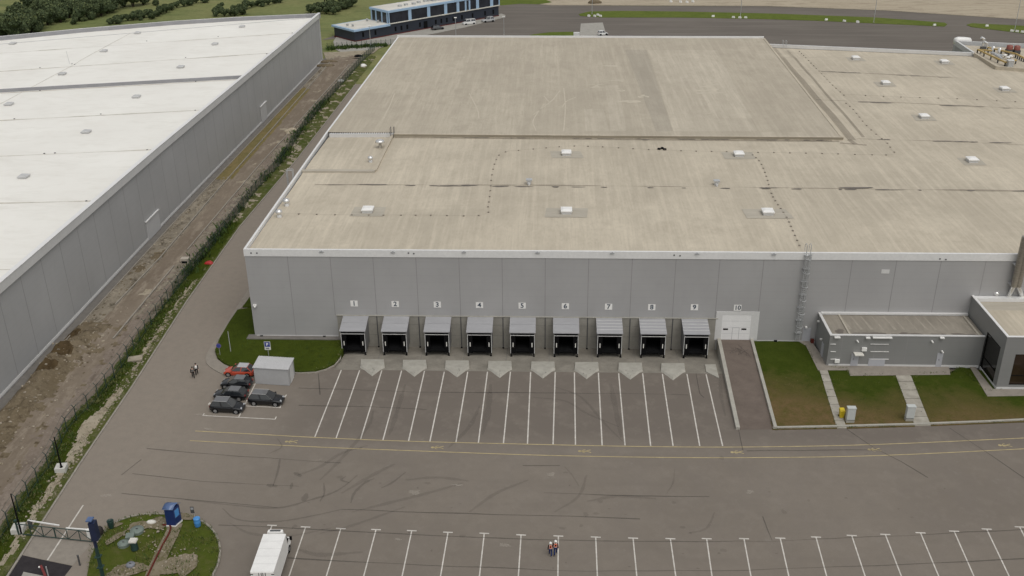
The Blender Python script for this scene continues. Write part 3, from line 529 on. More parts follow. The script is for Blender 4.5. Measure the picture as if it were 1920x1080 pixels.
struct('yellow_markings', mb, 'yline', 'two yellow walkway lines with walking figure symbols across the yard', 'walkway lines')
mb = MB(); mb2 = MB(); mb3 = MB()
def mark(px, w, tgt, z=.016, jit=.15):
    P = smoothline([U(*p, z) for p in px], 6); n = len(P)
    ws = [w*(.35+.65*sin(pi*(i+.5)/n))*rnd.uniform(.7,1.2) for i in range(n)]; tgt.strip(P, ws)
for i, (px, w) in enumerate((
    ([(525,860),(521,883),(512,911)], .3), ([(671,890),(646,911),(621,925),(586,936),(523,952),(446,948),(347,937)], .3), ([(702,897),(683,906),(664,925),(658,943)], .35), ([(565,893),(551,886)], .6), ([(575,925),(569,940)], .7), ([(548,905),(545,917)], .4),
    ([(417,953),(446,974),(516,978),(586,967),(640,955)], .25), ([(607,905),(608,925),(600,940)], .25), ([(520,912),(500,909)], .6), ([(761,885),(735,905),(715,915)], .3), ([(505,850),(528,838),(520,822)], .2), ([(655,905),(640,900),(648,893)],.3))): mark(px, w, mb, .016+.0008*i)
for i, (px, w) in enumerate((
    ([(1058,874),(1072,890),(1086,912)], .22), ([(1265,880),(1262,905),(1250,925)], .2), ([(560,890),(600,875),(640,850),(690,835)], .5), ([(640,925),(700,890),(740,870)], .6), ([(880,960),(930,925),(990,900)], .5), ([(1000,745),(1060,752),(1100,775),(1160,800)], .4), ([(1040,725),(1090,745),(1130,790),(1170,830)], .35), ([(1100,890),(1085,930),(1040,960)], .4),
    ([(700,770),(690,800),(640,860),(600,900)], .5), ([(1340,960),(1325,990),(1290,1000)], .3), ([(430,980),(470,1000),(540,1005),(620,990)], .4), ([(760,900),(820,895),(880,902)], .5), ([(560,1030),(600,1040),(680,1035)], .6), ([(900,760),(880,800),(840,840)], .6), ([(1100,940),(1160,930),(1230,935)], .5), ([(660,960),(720,945),(800,925),(870,905)], .5), ([(600,1000),(660,985),(760,950)], .4), ([(1350,700),(1352,740),(1360,780)], .5), ([(760,720),(745,770),(730,815)], .7), ([(920,720),(915,770),(905,815)], .8), ([(1145,720),(1155,770),(1165,820)], .8))): mark(px, w, mb3, .026+.0008*i)
for k in range(22):
    x, y = rnd.uniform(430,1880), rnd.uniform(840,1075); a = rnd.uniform(.1,.4); mb3.sheet(blob(U(x,y), a, a*rnd.uniform(.5,1.4), .046+.0003*k, 12, .3))
for k in range(26):
    x, y = rnd.uniform(430,1880), rnd.uniform(900,1070); mb.sheet(blob(U(x,y), rnd.uniform(.06,.2), rnd.uniform(.06,.15), .03, 8, .3))
for i, px in enumerate(([(248,888),(380,903),(480,908),(560,912)], [(228,925),(330,935),(450,945),(520,952)], [(410,984),(470,986),(560,991),(680,997),(800,1004),(1000,1011),(1200,1015),(1445,1015),(1700,1004),(1920,992)], [(640,955),(800,961),(1000,966),(1200,973)], [(540,1046),(800,1060),(1100,1071),(1400,1069),(1700,1058),(1990,1044)], [(1430,968),(1440,995),(1448,1014)], [(1588,805),(1640,840),(1690,865),(1740,896)], [(1780,802),(1860,855),(1920,896)], [(560,727),(780,735),(960,736),(1200,738),(1290,740)], [(1385,806),(1393,845)], [(275,841),(400,852),(640,868)], [(1400,845),(1640,843)], [(228,890),(265,861)], [(600,740),(597,700)], [(1305,700),(1312,738),(1320,745)], [(560,760),(680,762),(800,768)], [(1050,873),(980,873)], [(1020,924),(1200,930),(1330,931)])):
    P = resamp([U(*p, .02+.0006*i) for p in px], 3); mb2.strip([p+Vector((0,rnd.uniform(-.07,.07),0)) for p in P], [max(.05,.13+.14*noise2(p.x,p.y,.11)+rnd.uniform(-.03,.03)) for p in P])
struct('tyre_marks', mb, 'skid', 'dark curved tyre marks and oil spots on the yard asphalt', 'tyre marks')
struct('faint_tyre_marks', mb3, 'skid_soft', 'faint grey tyre traces and stains on the yard asphalt', 'tyre marks')
struct('asphalt_seams', mb2, 'crack', 'dark sealed seams and cracks in the yard asphalt', 'seams')
mb = MB()
for k in range(14):
    x, y = rnd.choice([(rnd.uniform(150,520), rnd.uniform(760,1000)), (rnd.uniform(500,1900), rnd.uniform(860,1070))]); a = rnd.uniform(.15,.9); mb.sheet(blob(U(x,y), a, a*rnd.uniform(.25,.7), .05+.0004*k, 14, .45))
struct('dust_patches', mb, 'pale_dust', 'pale dusty scuffs on the yard asphalt', 'dust')

# ------------------------------------------------------------------ main warehouse
wh = thing('warehouse', (75,60,0), 'huge grey warehouse with tan flat roof and ten numbered docks', 'warehouse')
H = 14.35; ZD = 13.62
B0 = Vector((1.9,143.6,0)); C0 = Vector((98.7,141.8,0)); C1 = Vector((98.7,135.2,0)); D0 = Vector((147,125.1,0)); D1 = Vector((147.6,138.2,0)); E0 = Vector((190,128,0))
mb = MB()
mb.box((0,0,-1.3),(190,.3,H-1.05))                                    # front wall (up to fascia)
for x in [6.03*k for k in range(1, 31)]:
    if x > 12: mb.box((x-.05,-.006,4.1),(x+.05,-.001,H-1.06), 1)
    else: mb.box((x-.05,-.006,.7),(x+.05,-.001,H-1.06), 1)
mb.wall([(0.15,.31,-.5),(.45,56,-.5),(B0.x+.15,B0.y,-.5)], .3, H-.6+.5)
mb.wall([B0+Vector((.3,.1,-.5)), C0+Vector((0,.1,-.5))], .3, H-.6+.5); mb.wall([C1+Vector((.3,.1,-.5)), D0+Vector((0,.1,-.5))], .3, H-.8+.5); mb.wall([D0+Vector((0,.3,-.5)), D1+Vector((0,0,-.5))], .3, H-.6+.5); mb.wall([D1+Vector((.3,0,-.5)), E0+Vector((0,0,-.5))], .3, H-.6+.5)
mb.build('wall', ['clad','joint_wall'], wh)
mb = MB(); mb.box((-.06,-.08,H-1.05),(190,.28,H)); mb.build('fascia', 'fascia', wh)
mb = MB(); mb.wall([(.1,.29,H-.85),(.4,56,H-.85),(B0.x+.1,B0.y,H-.85)], .34, .87); mb.wall([B0+Vector((-.1,.15,H-.8)), C0+Vector((.2,.15,H-.8))], .5, 1.22); mb.wall([C0+Vector((.1,.2,H-.8)), C1+Vector((.1,.2,H-.8))], .5, .7); mb.build('parapet', 'fascia', wh)
mb = MB(); mb.wall([C1+Vector((.35,.1,H-.95)), D0+Vector((0,.1,H-.95))], .6, .80); mb.build('parapet', 'fascia_grey', wh)
mb = MB(); mb.wall([D0+Vector((.0,-.4,H-1.2)), D1+Vector((0,-.1,H-1.2))], .5, 1.2); mb.build('parapet', 'fascia_grey', wh)
mb = MB(); mb.wall([D1+Vector((-.2,.1,H-1.)), E0+Vector((0,.1,H-1.))], .5, 1.); mb.build('parapet', 'fascia_grey', wh)
# base plinth, left part
MB().box((.25,-.05,.35),(12.2,-.004,.75)).build('plinth', 'fascia_grey', wh); MB().box((72.1,-.05,.2),(80.9,-.004,.62)).build('plinth', 'fascia_grey', wh)
mb = MB(); mb.box((12.3,-.04,-1.2),(66.7,-.003,4.05)); mb.box((12.2,-.14,4.05),(66.8,-.003,4.16), 1)
for k in range(1, 9): x = 12.0+6.05*k; mb.box((x-.06,-.10,-1.1),(x+.06,-.041,4.04), 2)
for k in range(8):
    for zz in (1.0, 2.7): mb.box((12.4+6.05*k,-.046,zz),(18.0+6.05*k,-.0405,zz+.03), 3)
mb.build('concrete_base', ['base_concrete','concrete_light','dkgrey','joint'], wh)
for k in range(1, 9): x = 12.0+6.05*k; MB().tube((x,-.11,-.9),(x,-.45,-1.05), .14, 8).build('drain_outlet', 'black', wh)
for x in (1.0, 10.2, 75.2): MB().box((x-.2,-.35,.5),(x+.2,-.06,.75)).build('drain_outlet', 'black', wh)
for x, y in ((603,471),(737,472),(870,472),(1008,473),(1148,474),(1307,475),(1451,476)):
    p = V(x, y); MB().box((p.x-.3,-.26,p.z-.05),(p.x+.3,-.085,p.z+.04)).box((p.x-.08,-.22,p.z+.04),(p.x+.08,-.085,p.z+.16)).build('floodlight', 'grey', wh)
for x, y in ((471,474),(482,474),(766,474),(776,475),(1264,478),(1275,479),(1762,485),(1773,486)): p = V(x, y); MB().box((p.x-.1,-.12,p.z-.09),(p.x+.1,-.081,p.z+.09)).build('overflow_spout', 'dkgrey', wh)
p = V(1660,509); MB().box((p.x-.55,-.05,p.z-.3),(p.x+.55,-.004,p.z+.3)).build('vent_grille', 'fascia_grey', wh)
p = V(478,572); MB().box((p.x-.2,-.35,p.z-.06),(p.x+.25,-.004,p.z+.12)).tube((p.x,-.3,p.z),(p.x+.1,-.42,p.z-.2),.09).build('wall_lamp', 'white', wh)
# door 10
dp, dq = V(1355,590), V(1403,637)
d10 = MB().box((dp.x,-.05,.73),(dq.x+.1,-.003,dp.z)).build('white_gate', 'white_door', wh)
mb = MB(); mb.box((dp.x-.9,-.07,.7),(dp.x,-.003,dp.z+.5)); mb.box((dq.x+.1,-.07,.7),(dq.x+1.2,-.003,dp.z+.5)); mb.box((dp.x-.9,-.08,dp.z),(dq.x+1.2,-.003,dp.z+.52)); mb.build('gate_frame', 'fascia_grey', d10)
a = V(1361,617); b = V(1394,617); MB().box((a.x-.4,-.06,a.z-.12),(a.x+.3,-.051,a.z+.14)).build('gate_window', 'glass_dark', d10); MB().box((b.x-.3,-.06,b.z-.12),(b.x+.4,-.051,b.z+.14)).build('gate_window', 'glass_dark', d10)
mb = MB(); x0 = (dp.x+dq.x)/2-.45
for q in ((x0,.75,x0+.05,2.65),(x0+.95,.75,x0+1.0,2.65),(x0,2.62,x0+1.,2.67)): mb.box((q[0],-.058,q[1]),(q[2],-.051,q[3]))
for z in (1.7,2.7,3.7): mb.box((dp.x+.05,-.054,z),(dq.x,-.0505,z+.02))
mb.build('wicket_door', 'grey', d10)
p = V(1512,627); MB().box((p.x-.55,-.04,.6),(p.x+.55,-.003,2.7)).build('door', 'door', wh)
p = V(1511,613); MB().box((p.x-.15,-.3,p.z-.08),(p.x+.15,-.004,p.z+.12)).build('wall_lamp', 'white', wh)
# ladder with cage
p = V(1515,472); lx = p.x
mb = MB()
for sx in (-.28,.28): mb.tube((lx+sx,-.35,.9),(lx+sx,-.35,H+1.2), .05, 6); mb.path([(lx+sx,-.35,H+1.2),(lx+sx,.2,H+1.3),(lx+sx,.7,H+.9),(lx+sx,.7,H)], .045)
for k in range(44): mb.tube((lx-.28,-.35,1.1+.3*k),(lx+.28,-.35,1.1+.3*k), .025, 5)
mb.build('ladder', 'galv', wh)
mb = MB()
for k in range(6):
    z = 3.2+2.1*k; mb.path([(lx+.42*cos(a)*1.05,-.35-.75*sin(a),z) for a in [pi*j/8 for j in range(9)]], .055)
for a in (pi*.15,pi*.35,pi*.5,pi*.65,pi*.85): mb.tube((lx+.44*cos(a),-.35-.75*sin(a),3.2),(lx+.44*cos(a),-.35-.75*sin(a),H+.2), .03, 5)
for k in range(7): mb.box((lx-.5,-.35,2+2*k),(lx+.5,0,2.06+2*k))
mb.build('ladder_cage', 'galv', wh)
# side ladder on the left wall
q = U(543,330,H); mb = MB()
for dy in (-.35,.35): mb.path([(q.x-.4,q.y+dy,1.5),(q.x-.4,q.y+dy,H+1.1),(q.x+.6,q.y+dy,H+1.1),(q.x+.6,q.y+dy,ZD)], .06)
for k in range(40): mb.tube((q.x-.4,q.y-.35,1.8+.32*k),(q.x-.4,q.y+.35,1.8+.32*k), .03, 5)
mb.build('side_ladder', 'galv', wh)
# lower roof deck, slight pitches between the valleys
VY = [-3.2, 26.2, 55.0, 85.2, 112.4, 128]; 
def zroof(y):
    for a, b in zip(VY, VY[1:]):
        if a <= y <= b: t = (y-a)/(b-a); return ZD+.14+.18*(1-abs(2*t-1))
    return ZD+.14
mb = MB(); st = []; cuts = [.25]+[v for a, b in zip(VY, VY[1:]) for v in ((a+b)/2, b)]; cuts = sorted(c for c in cuts if .2 < c < 128)
for y in cuts: st += [Vector((.3+(y/143)*1.7, y, zroof(y))), Vector((190, y, zroof(y)))]
# the far edge on the right slants: clip by building quads up to 128 then trimming under the parapet line
for i in range(len(cuts)-1): mb.add([st[2*i], st[2*i+1], st[2*i+3], st[2*i+2]], [(0,1,2,3)])
y0 = cuts[-1]; mb.add([Vector((.3+(y0/143)*1.7,y0,zroof(y0))), Vector((190,y0,zroof(y0))), Vector((190,127.5,ZD-.3)), Vector((147,125,ZD-.3)), C1+Vector((0,0,ZD-.3)), Vector((2,135,ZD-.3))], [(0,1,2,3,4,5)])
roof = mb.build('roof', 'roof', wh)
# raised upper roof
RUP = [U(614,247.5,H), U(737,250,H), U(1577,256,H), C0+Vector((-.1,0,H)), B0+Vector((.1,0,H))]
RUP[0].x = .55
mb = MB(); mb.add([Vector((p.x,p.y,H-.02)) for p in RUP], [(0,1,2,3,4)]); mb.build('upper_roof', 'roof_up', wh)
a, b, c = RUP[1], RUP[2], RUP[3]
mb = MB(); mb.wall([a+Vector((0,-.25,ZD-.5-H)), b+Vector((.35,-.25,ZD-.5-H))], .5, H-ZD+.5); o_ = mb.build('roof_step', 'roof', wh); mb = MB(); mb.wall([a+Vector((0,-.52,-.40)), b+Vector((.35,-.52,-.40))], .03, .38); mb.build('edge_flashing', 'roof_dark', o_)
mb = MB(); mb.wall([b+Vector((.1,-.2,ZD-.5-H)), c+Vector((.3,-.2,ZD-.5-H))], .5, H-ZD+.56); mb.build('roof_step', 'roof', wh)
mb = MB(); mb.wall([U(618,251,H)+Vector((0,-.1,ZD-.5-H)), a+Vector((.2,-.25,ZD-.5-H))], .6, H-ZD+.6); mb.build('roof_step', 'fascia_grey', wh)
# brown bands beside the raised roof step (water course)
def on(px, py, dz=.012):
    p = U(px, py, ZD)
    for _ in range(3): p = U(px, py, zroof(p.y)+dz)
    return p
mb = MB()
for (xa, ya, xb, yb, w_) in ((b.x+2.0,b.y-.5,c.x+.9,c.y-9,1.5), (b.x+4.6,b.y+1.5,c.x+4.1,c.y-11,.6)):
    mb.strip([Vector((q.x,q.y,zroof(q.y)+.02)) for q in resamp([Vector((xa,ya,0)),Vector((xb,yb,0))], .8)], w_)
mb.strip([on(1592,262,.02), on(1604,270,.02)], 1.0); mb.strip([on(1575,268,.03), on(1625,272,.03)], .7)
mb.strip([Vector((13.6,54.8,zroof(54.8)+.03)), Vector((96,52.9,zroof(53)+.03))], .9)
mb.build('damp_band', 'damp', roof)['kind'] = 'stuff'
mb = MB()
for L in (((590,346),(1000,347),(1400,351),(1920,358),(1990,359)), ((1490,131),(1700,141),(1990,156)), ((1530,187),(1700,193),(1990,207)), ((1607,260),(1750,264),(1990,275)), ((720,256),(1150,258),(1560,264)), ((470,466),(900,468),(1500,472),(1990,480))):
    P = resamp([on(*p, .03) for p in L], 2.2); i = 0
    for p in P: p.y += .0
    wv = []
    for k, p in enumerate(P): wv.append(max(.05, .28+.7*noise2(p.x, p.y, .09)+.35*noise2(p.x, p.y, .5)))
    if L[0][1] > 460:
        for p in P: p.y = .85; p.z = zroof(1)+.06
        wv = [v*.5 for v in wv]
    mb.strip(P, wv)
mb.build('valley_stain', 'damp', roof)['kind'] = 'stuff'
mb = MB()
for L, n in (((590,346,1920,358), 26), ((1490,131,1900,151), 8), ((1530,187,1900,203), 8), ((1600,260,1900,268), 9), ((800,257,1560,263), 24), ((480,466,1900,479), 14)):
    for k in range(n):
        t = rnd.random(); x, y = L[0]+t*(L[2]-L[0]), L[1]+t*(L[3]-L[1]); p = on(x, y, .05)
        if L[1] > 460: p.y = .8
        rx = abs(rnd.gauss(0, .9))+.25; rx = rx*(.5 if L[1] > 460 else 1); mb.sheet(blob(p, rx, rnd.uniform(.12,.30), p.z+.002*k/n, 14, .3))
for x, y, rx, ry in ((1605,352,2.6,.4),(700,346,2.4,.25),(880,347,1.6,.25),(635,255,1.0,.2),(1060,257,1.2,.35),(1210,262,.8,.3),(1440,352,1.5,.2)): p = on(x, y, .055); mb.sheet(blob(p, rx, ry, p.z, 18, .2))
mb.build('puddle', 'roof_wet', roof)['kind'] = 'stuff'
mb = MB()
for x, y, rx, ry in ((1150,125,3,.9),(1120,160,3,.8),(1160,148,2,.7),(1180,190,3.4,1.6),(1205,182,1.5,1.6),(1330,160,3.8,1.7),(1345,170,2.5,1.2),(1320,172,3,.9),(1330,212,2,.4),(1165,170,1.4,1.4)):
    for k in range(3): mb.sheet(blob(U(x+rnd.uniform(-6,6), y+rnd.uniform(-4,4), H), rx*rnd.uniform(.25,.6), ry*rnd.uniform(.2,.6), H-.008+.0015*k, 24, .7))
for L in (((880,175),(895,205),(898,222)), ((1057,165),(1060,200),(1057,246)), ((1020,180),(1032,190),(1050,170)), ((1055,200),(1062,190),(1080,182)), ((1000,215),(1020,200),(1040,185)), ((720,222),(722,215),(730,200),(740,175)), ((1005,245),(1000,225),(1020,195))):
    mb.strip(smoothline([U(*p, H-.004) for p in L], 5), .22)
mb.build('mineral_stain', 'roof_pale', roof)['kind'] = 'stuff'
def lane(x0, x1, y0, y1, name, mat, dz=-.013): mb = MB(); mb.sheet([U(x0[0],y1,H+dz), U(x1[0],y1,H+dz), U(x1[1],y0,H+dz), U(x0[1],y0,H+dz)]); return mb.build(name, mat, roof)
M['lane_dark'] = roofmat('lane_dark', (.362,.324,.263), (.405,.365,.296), (.31,.278,.224), .45, .08); M['lane_pale'] = roofmat('lane_pale', (.435,.389,.311), (.492,.444,.358), (.368,.327,.262), .55, .08)
lane((1230,1172),(1262,1212), 93, 246, 'roof_lane', 'lane_dark'); lane((1263,1215),(1420,1345), 94, 246, 'roof_lane', 'lane_pale', -.0125); lane((1145,1135),(1175,1160), 160, 246, 'roof_lane', 'lane_pale'); lane((1098,1095),(1142,1132), 205, 246, 'roof_lane', 'lane_pale')
# small fenced block on the left of the roof
ba, bb, bc = U(573,321,ZD+.4), U(703,321,ZD+.4), U(737,251,ZD+.4); mb = MB()
mb.wall([Vector((.5,bb.y,ZD-.4)), Vector((bb.x,bb.y,ZD-.4))], .9, .95); mb.build('roof_kerb', 'roof_patch', wh)
mb = MB(); mb.wall([Vector((bb.x,bb.y+.3,ZD-.4)), Vector((bc.x,bc.y-.3,ZD-.4))], .5, .97); mb.build('roof_kerb', 'roof', wh)
# hatches
def hatch(p, w, d, h, par, mats=('white','fascia_grey'), patchw=0):
    mb = MB(); mb.box((p.x-w/2,p.y-d/2,p.z-.1),(p.x+w/2,p.y+d/2,p.z+h), 1); o = mb.build('roof_hatch', ['fascia_grey',mats[1]], par)
    mb = MB(); z = p.z+h; a, b2 = w/2+.12, d/2+.12; mb.add([(p.x-a,p.y-b2,z),(p.x+a,p.y-b2,z),(p.x+a,p.y+b2,z),(p.x-a,p.y+b2,z),(p.x-a,p.y-b2,z+.18),(p.x+a,p.y-b2,z+.18),(p.x+a,p.y+b2,z+.18),(p.x-a,p.y+b2,z+.18),(p.x-a*.6,p.y-b2*.6,z+.34),(p.x+a*.6,p.y-b2*.6,z+.34),(p.x+a*.6,p.y+b2*.6,z+.34),(p.x-a*.6,p.y+b2*.6,z+.34)],
        [(0,1,5,4),(1,2,6,5),(2,3,7,6),(3,0,4,7),(4,5,9,8),(5,6,10,9),(6,7,11,10),(7,4,8,11),(8,9,10,11)]); mb.build('hatch_cover', mats[0], o)
    if patchw: MB().sheet([Vector((p.x+sx*patchw*(1+rnd.uniform(-.1,.1)), p.y+sy*2.0, zroof(p.y+sy*2.0)+.045)) for sx, sy in ((-1,-1),(1,-1),(1,1),(-1,1))]).build('felt_patch', 'roof_patch', roof)
for x, y, pw in ((690,397,2.6),(1062,399,3.2),(1439,401,3.4),(1062,290,2.8),(1385,292,2.8),(1822,303,2.0),(1732,221,2.),(1660,158,2),(1604,111,2),(1770,118,2),(1883,169,2)): hatch(on(x, y, 0), 1.5, 1.7, .45, roof, patchw=pw)
# turbine vents
def turbine(x, y, par, r=.38, h=.75):
    p = on(x, y, 0); mb = MB(); mb.lathe((p.x,p.y,p.z-.1), [(r*.75,0),(r*.7,h*.5),(r*.6,h*.55)], 10); o = mb.build('turbine_vent', 'fascia_grey', par)
    MB().lathe((p.x,p.y,p.z+h*.45), [(r*.6,0),(r*1.05,h*.25),(r*1.1,h*.45),(r*.8,h*.7),(r*.2,h*.8)], 12).build('vent_head', 'chrome', o)
turbine(538,386,roof,.5,1.0); turbine(524,407,roof,.5,1.0); turbine(695,304,roof,.45,.9)
p = on(713,277,0); MB().lathe((p.x,p.y,p.z), [(.25,0),(.25,1.0),(.9,1.05),(.75,1.4),(.3,1.55)], 12).build('mushroom_vent', 'chrome', roof)
for x, y in ((992,345),(1343,347)): p = on(x, y, 0); MB().box((p.x-.3,p.y-.3,p.z),(p.x+.3,p.y+.3,p.z+.6), 0).box((p.x-.5,p.y-.45,p.z+.62),(p.x+.5,p.y+.45,p.z+.85), 1).tube((p.x,p.y-.6,p.z),(p.x,p.y-.6,p.z+.4),.2,8,None,0).build('box_vent', ['fascia_grey','galv'], roof)
# lightning conductor on small blocks
def wire(px, step=1.5):
    P = resamp(smoothline([on(*q, .10) for q in px], 5), .5); mb = MB(); mb.path(P[::2]+[P[-1]], .008, 3); acc = 0
    for a, b in zip(P, P[1:]):
        acc += (b-a).length
        if acc > step: acc = 0; mb.box((b.x-.13,b.y-.13,b.z-.12),(b.x+.13,b.y+.13,b.z+.03), 0)
    mb.build('lightning_conductor', 'block_grey', roof)
wire(((530,400),(620,402),(700,403),(800,403),(905,403),(915,385),(919,360),(922,330),(928,305),(938,288),(955,283)), 2.2)
wire(((945,284),(1000,279),(1060,274),(1110,274),(1240,281),(1405,285),(1530,287),(1668,290),(1671,280),(1664,268),(1645,253),(1622,232),(1600,205),(1585,192)), 2.4)
wire(((1405,285),(1425,303),(1437,330),(1444,355),(1452,373),(1475,407),(1488,435),(1502,466)), 1.6)
wire(((1495,92),(1515,112),(1535,132),(1560,158),(1586,181)), 2.4); wire(((1590,177),(1700,182),(1800,185),(1990,195)), 3.5)
mb = MB()
for k in range(28):
    x = 620+(735-620)*k/27; p = U(x, 249, H); mb.box((p.x-.11,p.y-.7,H-.05),(p.x+.11,p.y-.45,H+.2))
mb.build('bird_spikes', 'dkgrey', wh)
p = U(736,251,H); mb = MB()
for dx in (-.3,.3): mb.path([(p.x+dx,p.y-.7,ZD-.1),(p.x+dx,p.y-.7,H+1.3),(p.x+dx,p.y+.4,H+1.3),(p.x+dx,p.y+.4,H)], .05)
for k in range(4): mb.tube((p.x-.3,p.y-.7,ZD+.2+.3*k),(p.x+.3,p.y-.7,ZD+.2+.3*k), .03, 5)
mb.build('step_ladder', 'dkgrey', wh)
p = U(1081,68,H); MB().box((p.x-.8,p.y-.3,H-.4),(p.x+.8,p.y+.6,H+1.0)).build('chimney', 'fascia_grey', wh)
p = U(1471,83,H); mb = MB()
for dx in (-.4,.4): mb.path([(p.x+dx,p.y+.8,8),(p.x+dx,p.y+.8,H+.9),(p.x+dx,p.y-.6,H+.9),(p.x+dx,p.y-.6,ZD)], .06)
mb.build('roof_ladder', 'galv', wh)
for x, y in ((1241,280),): p = on(x, y, .05); MB().lathe((p.x-.5,p.y,p.z),[(.3,0),(.3,.22)],10).lathe((p.x+.5,p.y-.2,p.z),[(.32,0),(.32,.2)],10).lathe((p.x+.1,p.y+.4,p.z),[(.28,0),(.28,.25)],10).build('roof_weights', 'black', roof)
# plant deck at the far right
pd = [U(1800,82,H), U(1828,101,H), U(1868,126,H), U(1990,136,H), U(1990,92,H)]
mb = MB(); mb.add([Vector((p.x,p.y,ZD+.42)) for p in pd], [(0,1,2,3,4)]); mb.build('plant_deck', 'roof', wh)
mb = MB(); mb.wall([Vector((p.x,p.y,ZD-.5)) for p in (pd[1],pd[2],pd[3])], .5, 1.5); mb.build('roof_kerb', 'roof', wh)

# plant on the roof
def plant(px, py): p = U(px, py, ZD+.42); return p
fr = thing('steel_gantry', plant(1868,108), 'yellow steel support beams on the plant roof at the upper right', 'steel frame'); mb = MB()
for a, b in (((1833,94),(1885,118)),((1852,90),(1905,102)),((1833,94),(1860,96)),((1885,118),(1905,114)),((1905,102),(1920,110))):
    p, q = U(*a, ZD+1.2), U(*b, ZD+1.2); mb.wall([p, q], .35, .3)
    for t in (0,.25,.5,.75,1): r = p+(q-p)*t; mb.box((r.x-.12,r.y-.12,ZD+.4),(r.x+.12,r.y+.12,ZD+1.2), 1)
mb.build('beam', ['yellow_beam','dkgrey'], fr)
for x, y, lab in ((1891,100,'rusty red and black cooling unit on the plant roof, left of two'), (1905,101,'rusty red and black cooling unit on the plant roof, right of two')):
    p = plant(x, y); t = thing('cooling_unit', p, lab, 'cooling unit', 'cooling units on the plant roof'); MB().box((p.x-.7,p.y-.7,p.z),(p.x+.7,p.y+.7,p.z+1.0)).build('housing', 'dkgrey', t); MB().lathe((p.x,p.y,p.z+1.0),[(.75,0),(.72,.9),(.55,1.0)],12).build('fan_cowl', 'rustred', t)
t = thing('exhaust_duct', plant(1848,90), 'silver bent exhaust ducts rising from the plant roof', 'duct')
for x, y, h in ((1843,86,1.7),(1849,91,1.3)): p = plant(x, y); MB().tube(p, p+Vector((0,0,h)), .3, 10).tube(p+Vector((0,0,h)), p+Vector((-.8,0,h+.4)), .34, 10).build('duct', 'chrome', t)
MB().box((plant(1843,92).x-.6,plant(1843,92).y-.5,ZD+.4),(plant(1843,92).x+.6,plant(1843,92).y+.5,ZD+1.0)).build('duct_base', 'dkgrey', t)
t = thing('air_handler', plant(1872,104), 'bright silver air handling pipes between the yellow beams', 'air handler')
for x0, y0, x1, y1 in ((1860,99,1868,102),(1868,103,1880,105),(1866,102,1878,110)): MB().tube(U(x0,y0,ZD+1.1), U(x1,y1,ZD+1.1), .32, 10).build('duct', 'galv', t)
for x, y in ((1861,98),(1873,101)): p = plant(x,y); MB().lathe(p, [(.45,0),(.45,1.3),(.2,1.5)], 10).build('canister', 'chrome', t)
for x, y, lab in ((1893,104,'white flat disc vent on the plant roof beside the cooling units'),(1889,113,'low white disc vent nearest the plant roof edge, left one'),(1894,111,'low white disc vent nearest the plant roof edge, right one'),(1883,109,'white rounded vent beside the silver pipes')):
    p = plant(x, y); t = thing('disc_vent', p, lab, 'vent', 'disc vents on the plant roof'); MB().lathe(p, [(.15,0),(.15,.7)], 8).build('stem', 'galv', t); MB().lathe(p+Vector((0,0,.7)), [(.5,0),(.52,.12),(.3,.2)], 12).build('cap', 'white', t)
p = U(1892,128,ZD); t = thing('exhaust_stack', p, 'short grey square exhaust stack on the roof below the plant deck', 'exhaust stack'); MB().box((p.x-.6,p.y-.6,p.z-.1),(p.x+.6,p.y+.6,p.z+1.8)).build('casing', 'galv', t); MB().box((p.x-.7,p.y-.7,p.z+1.8),(p.x+.7,p.y+.7,p.z+1.95)).build('cap', 'fascia_grey', t)

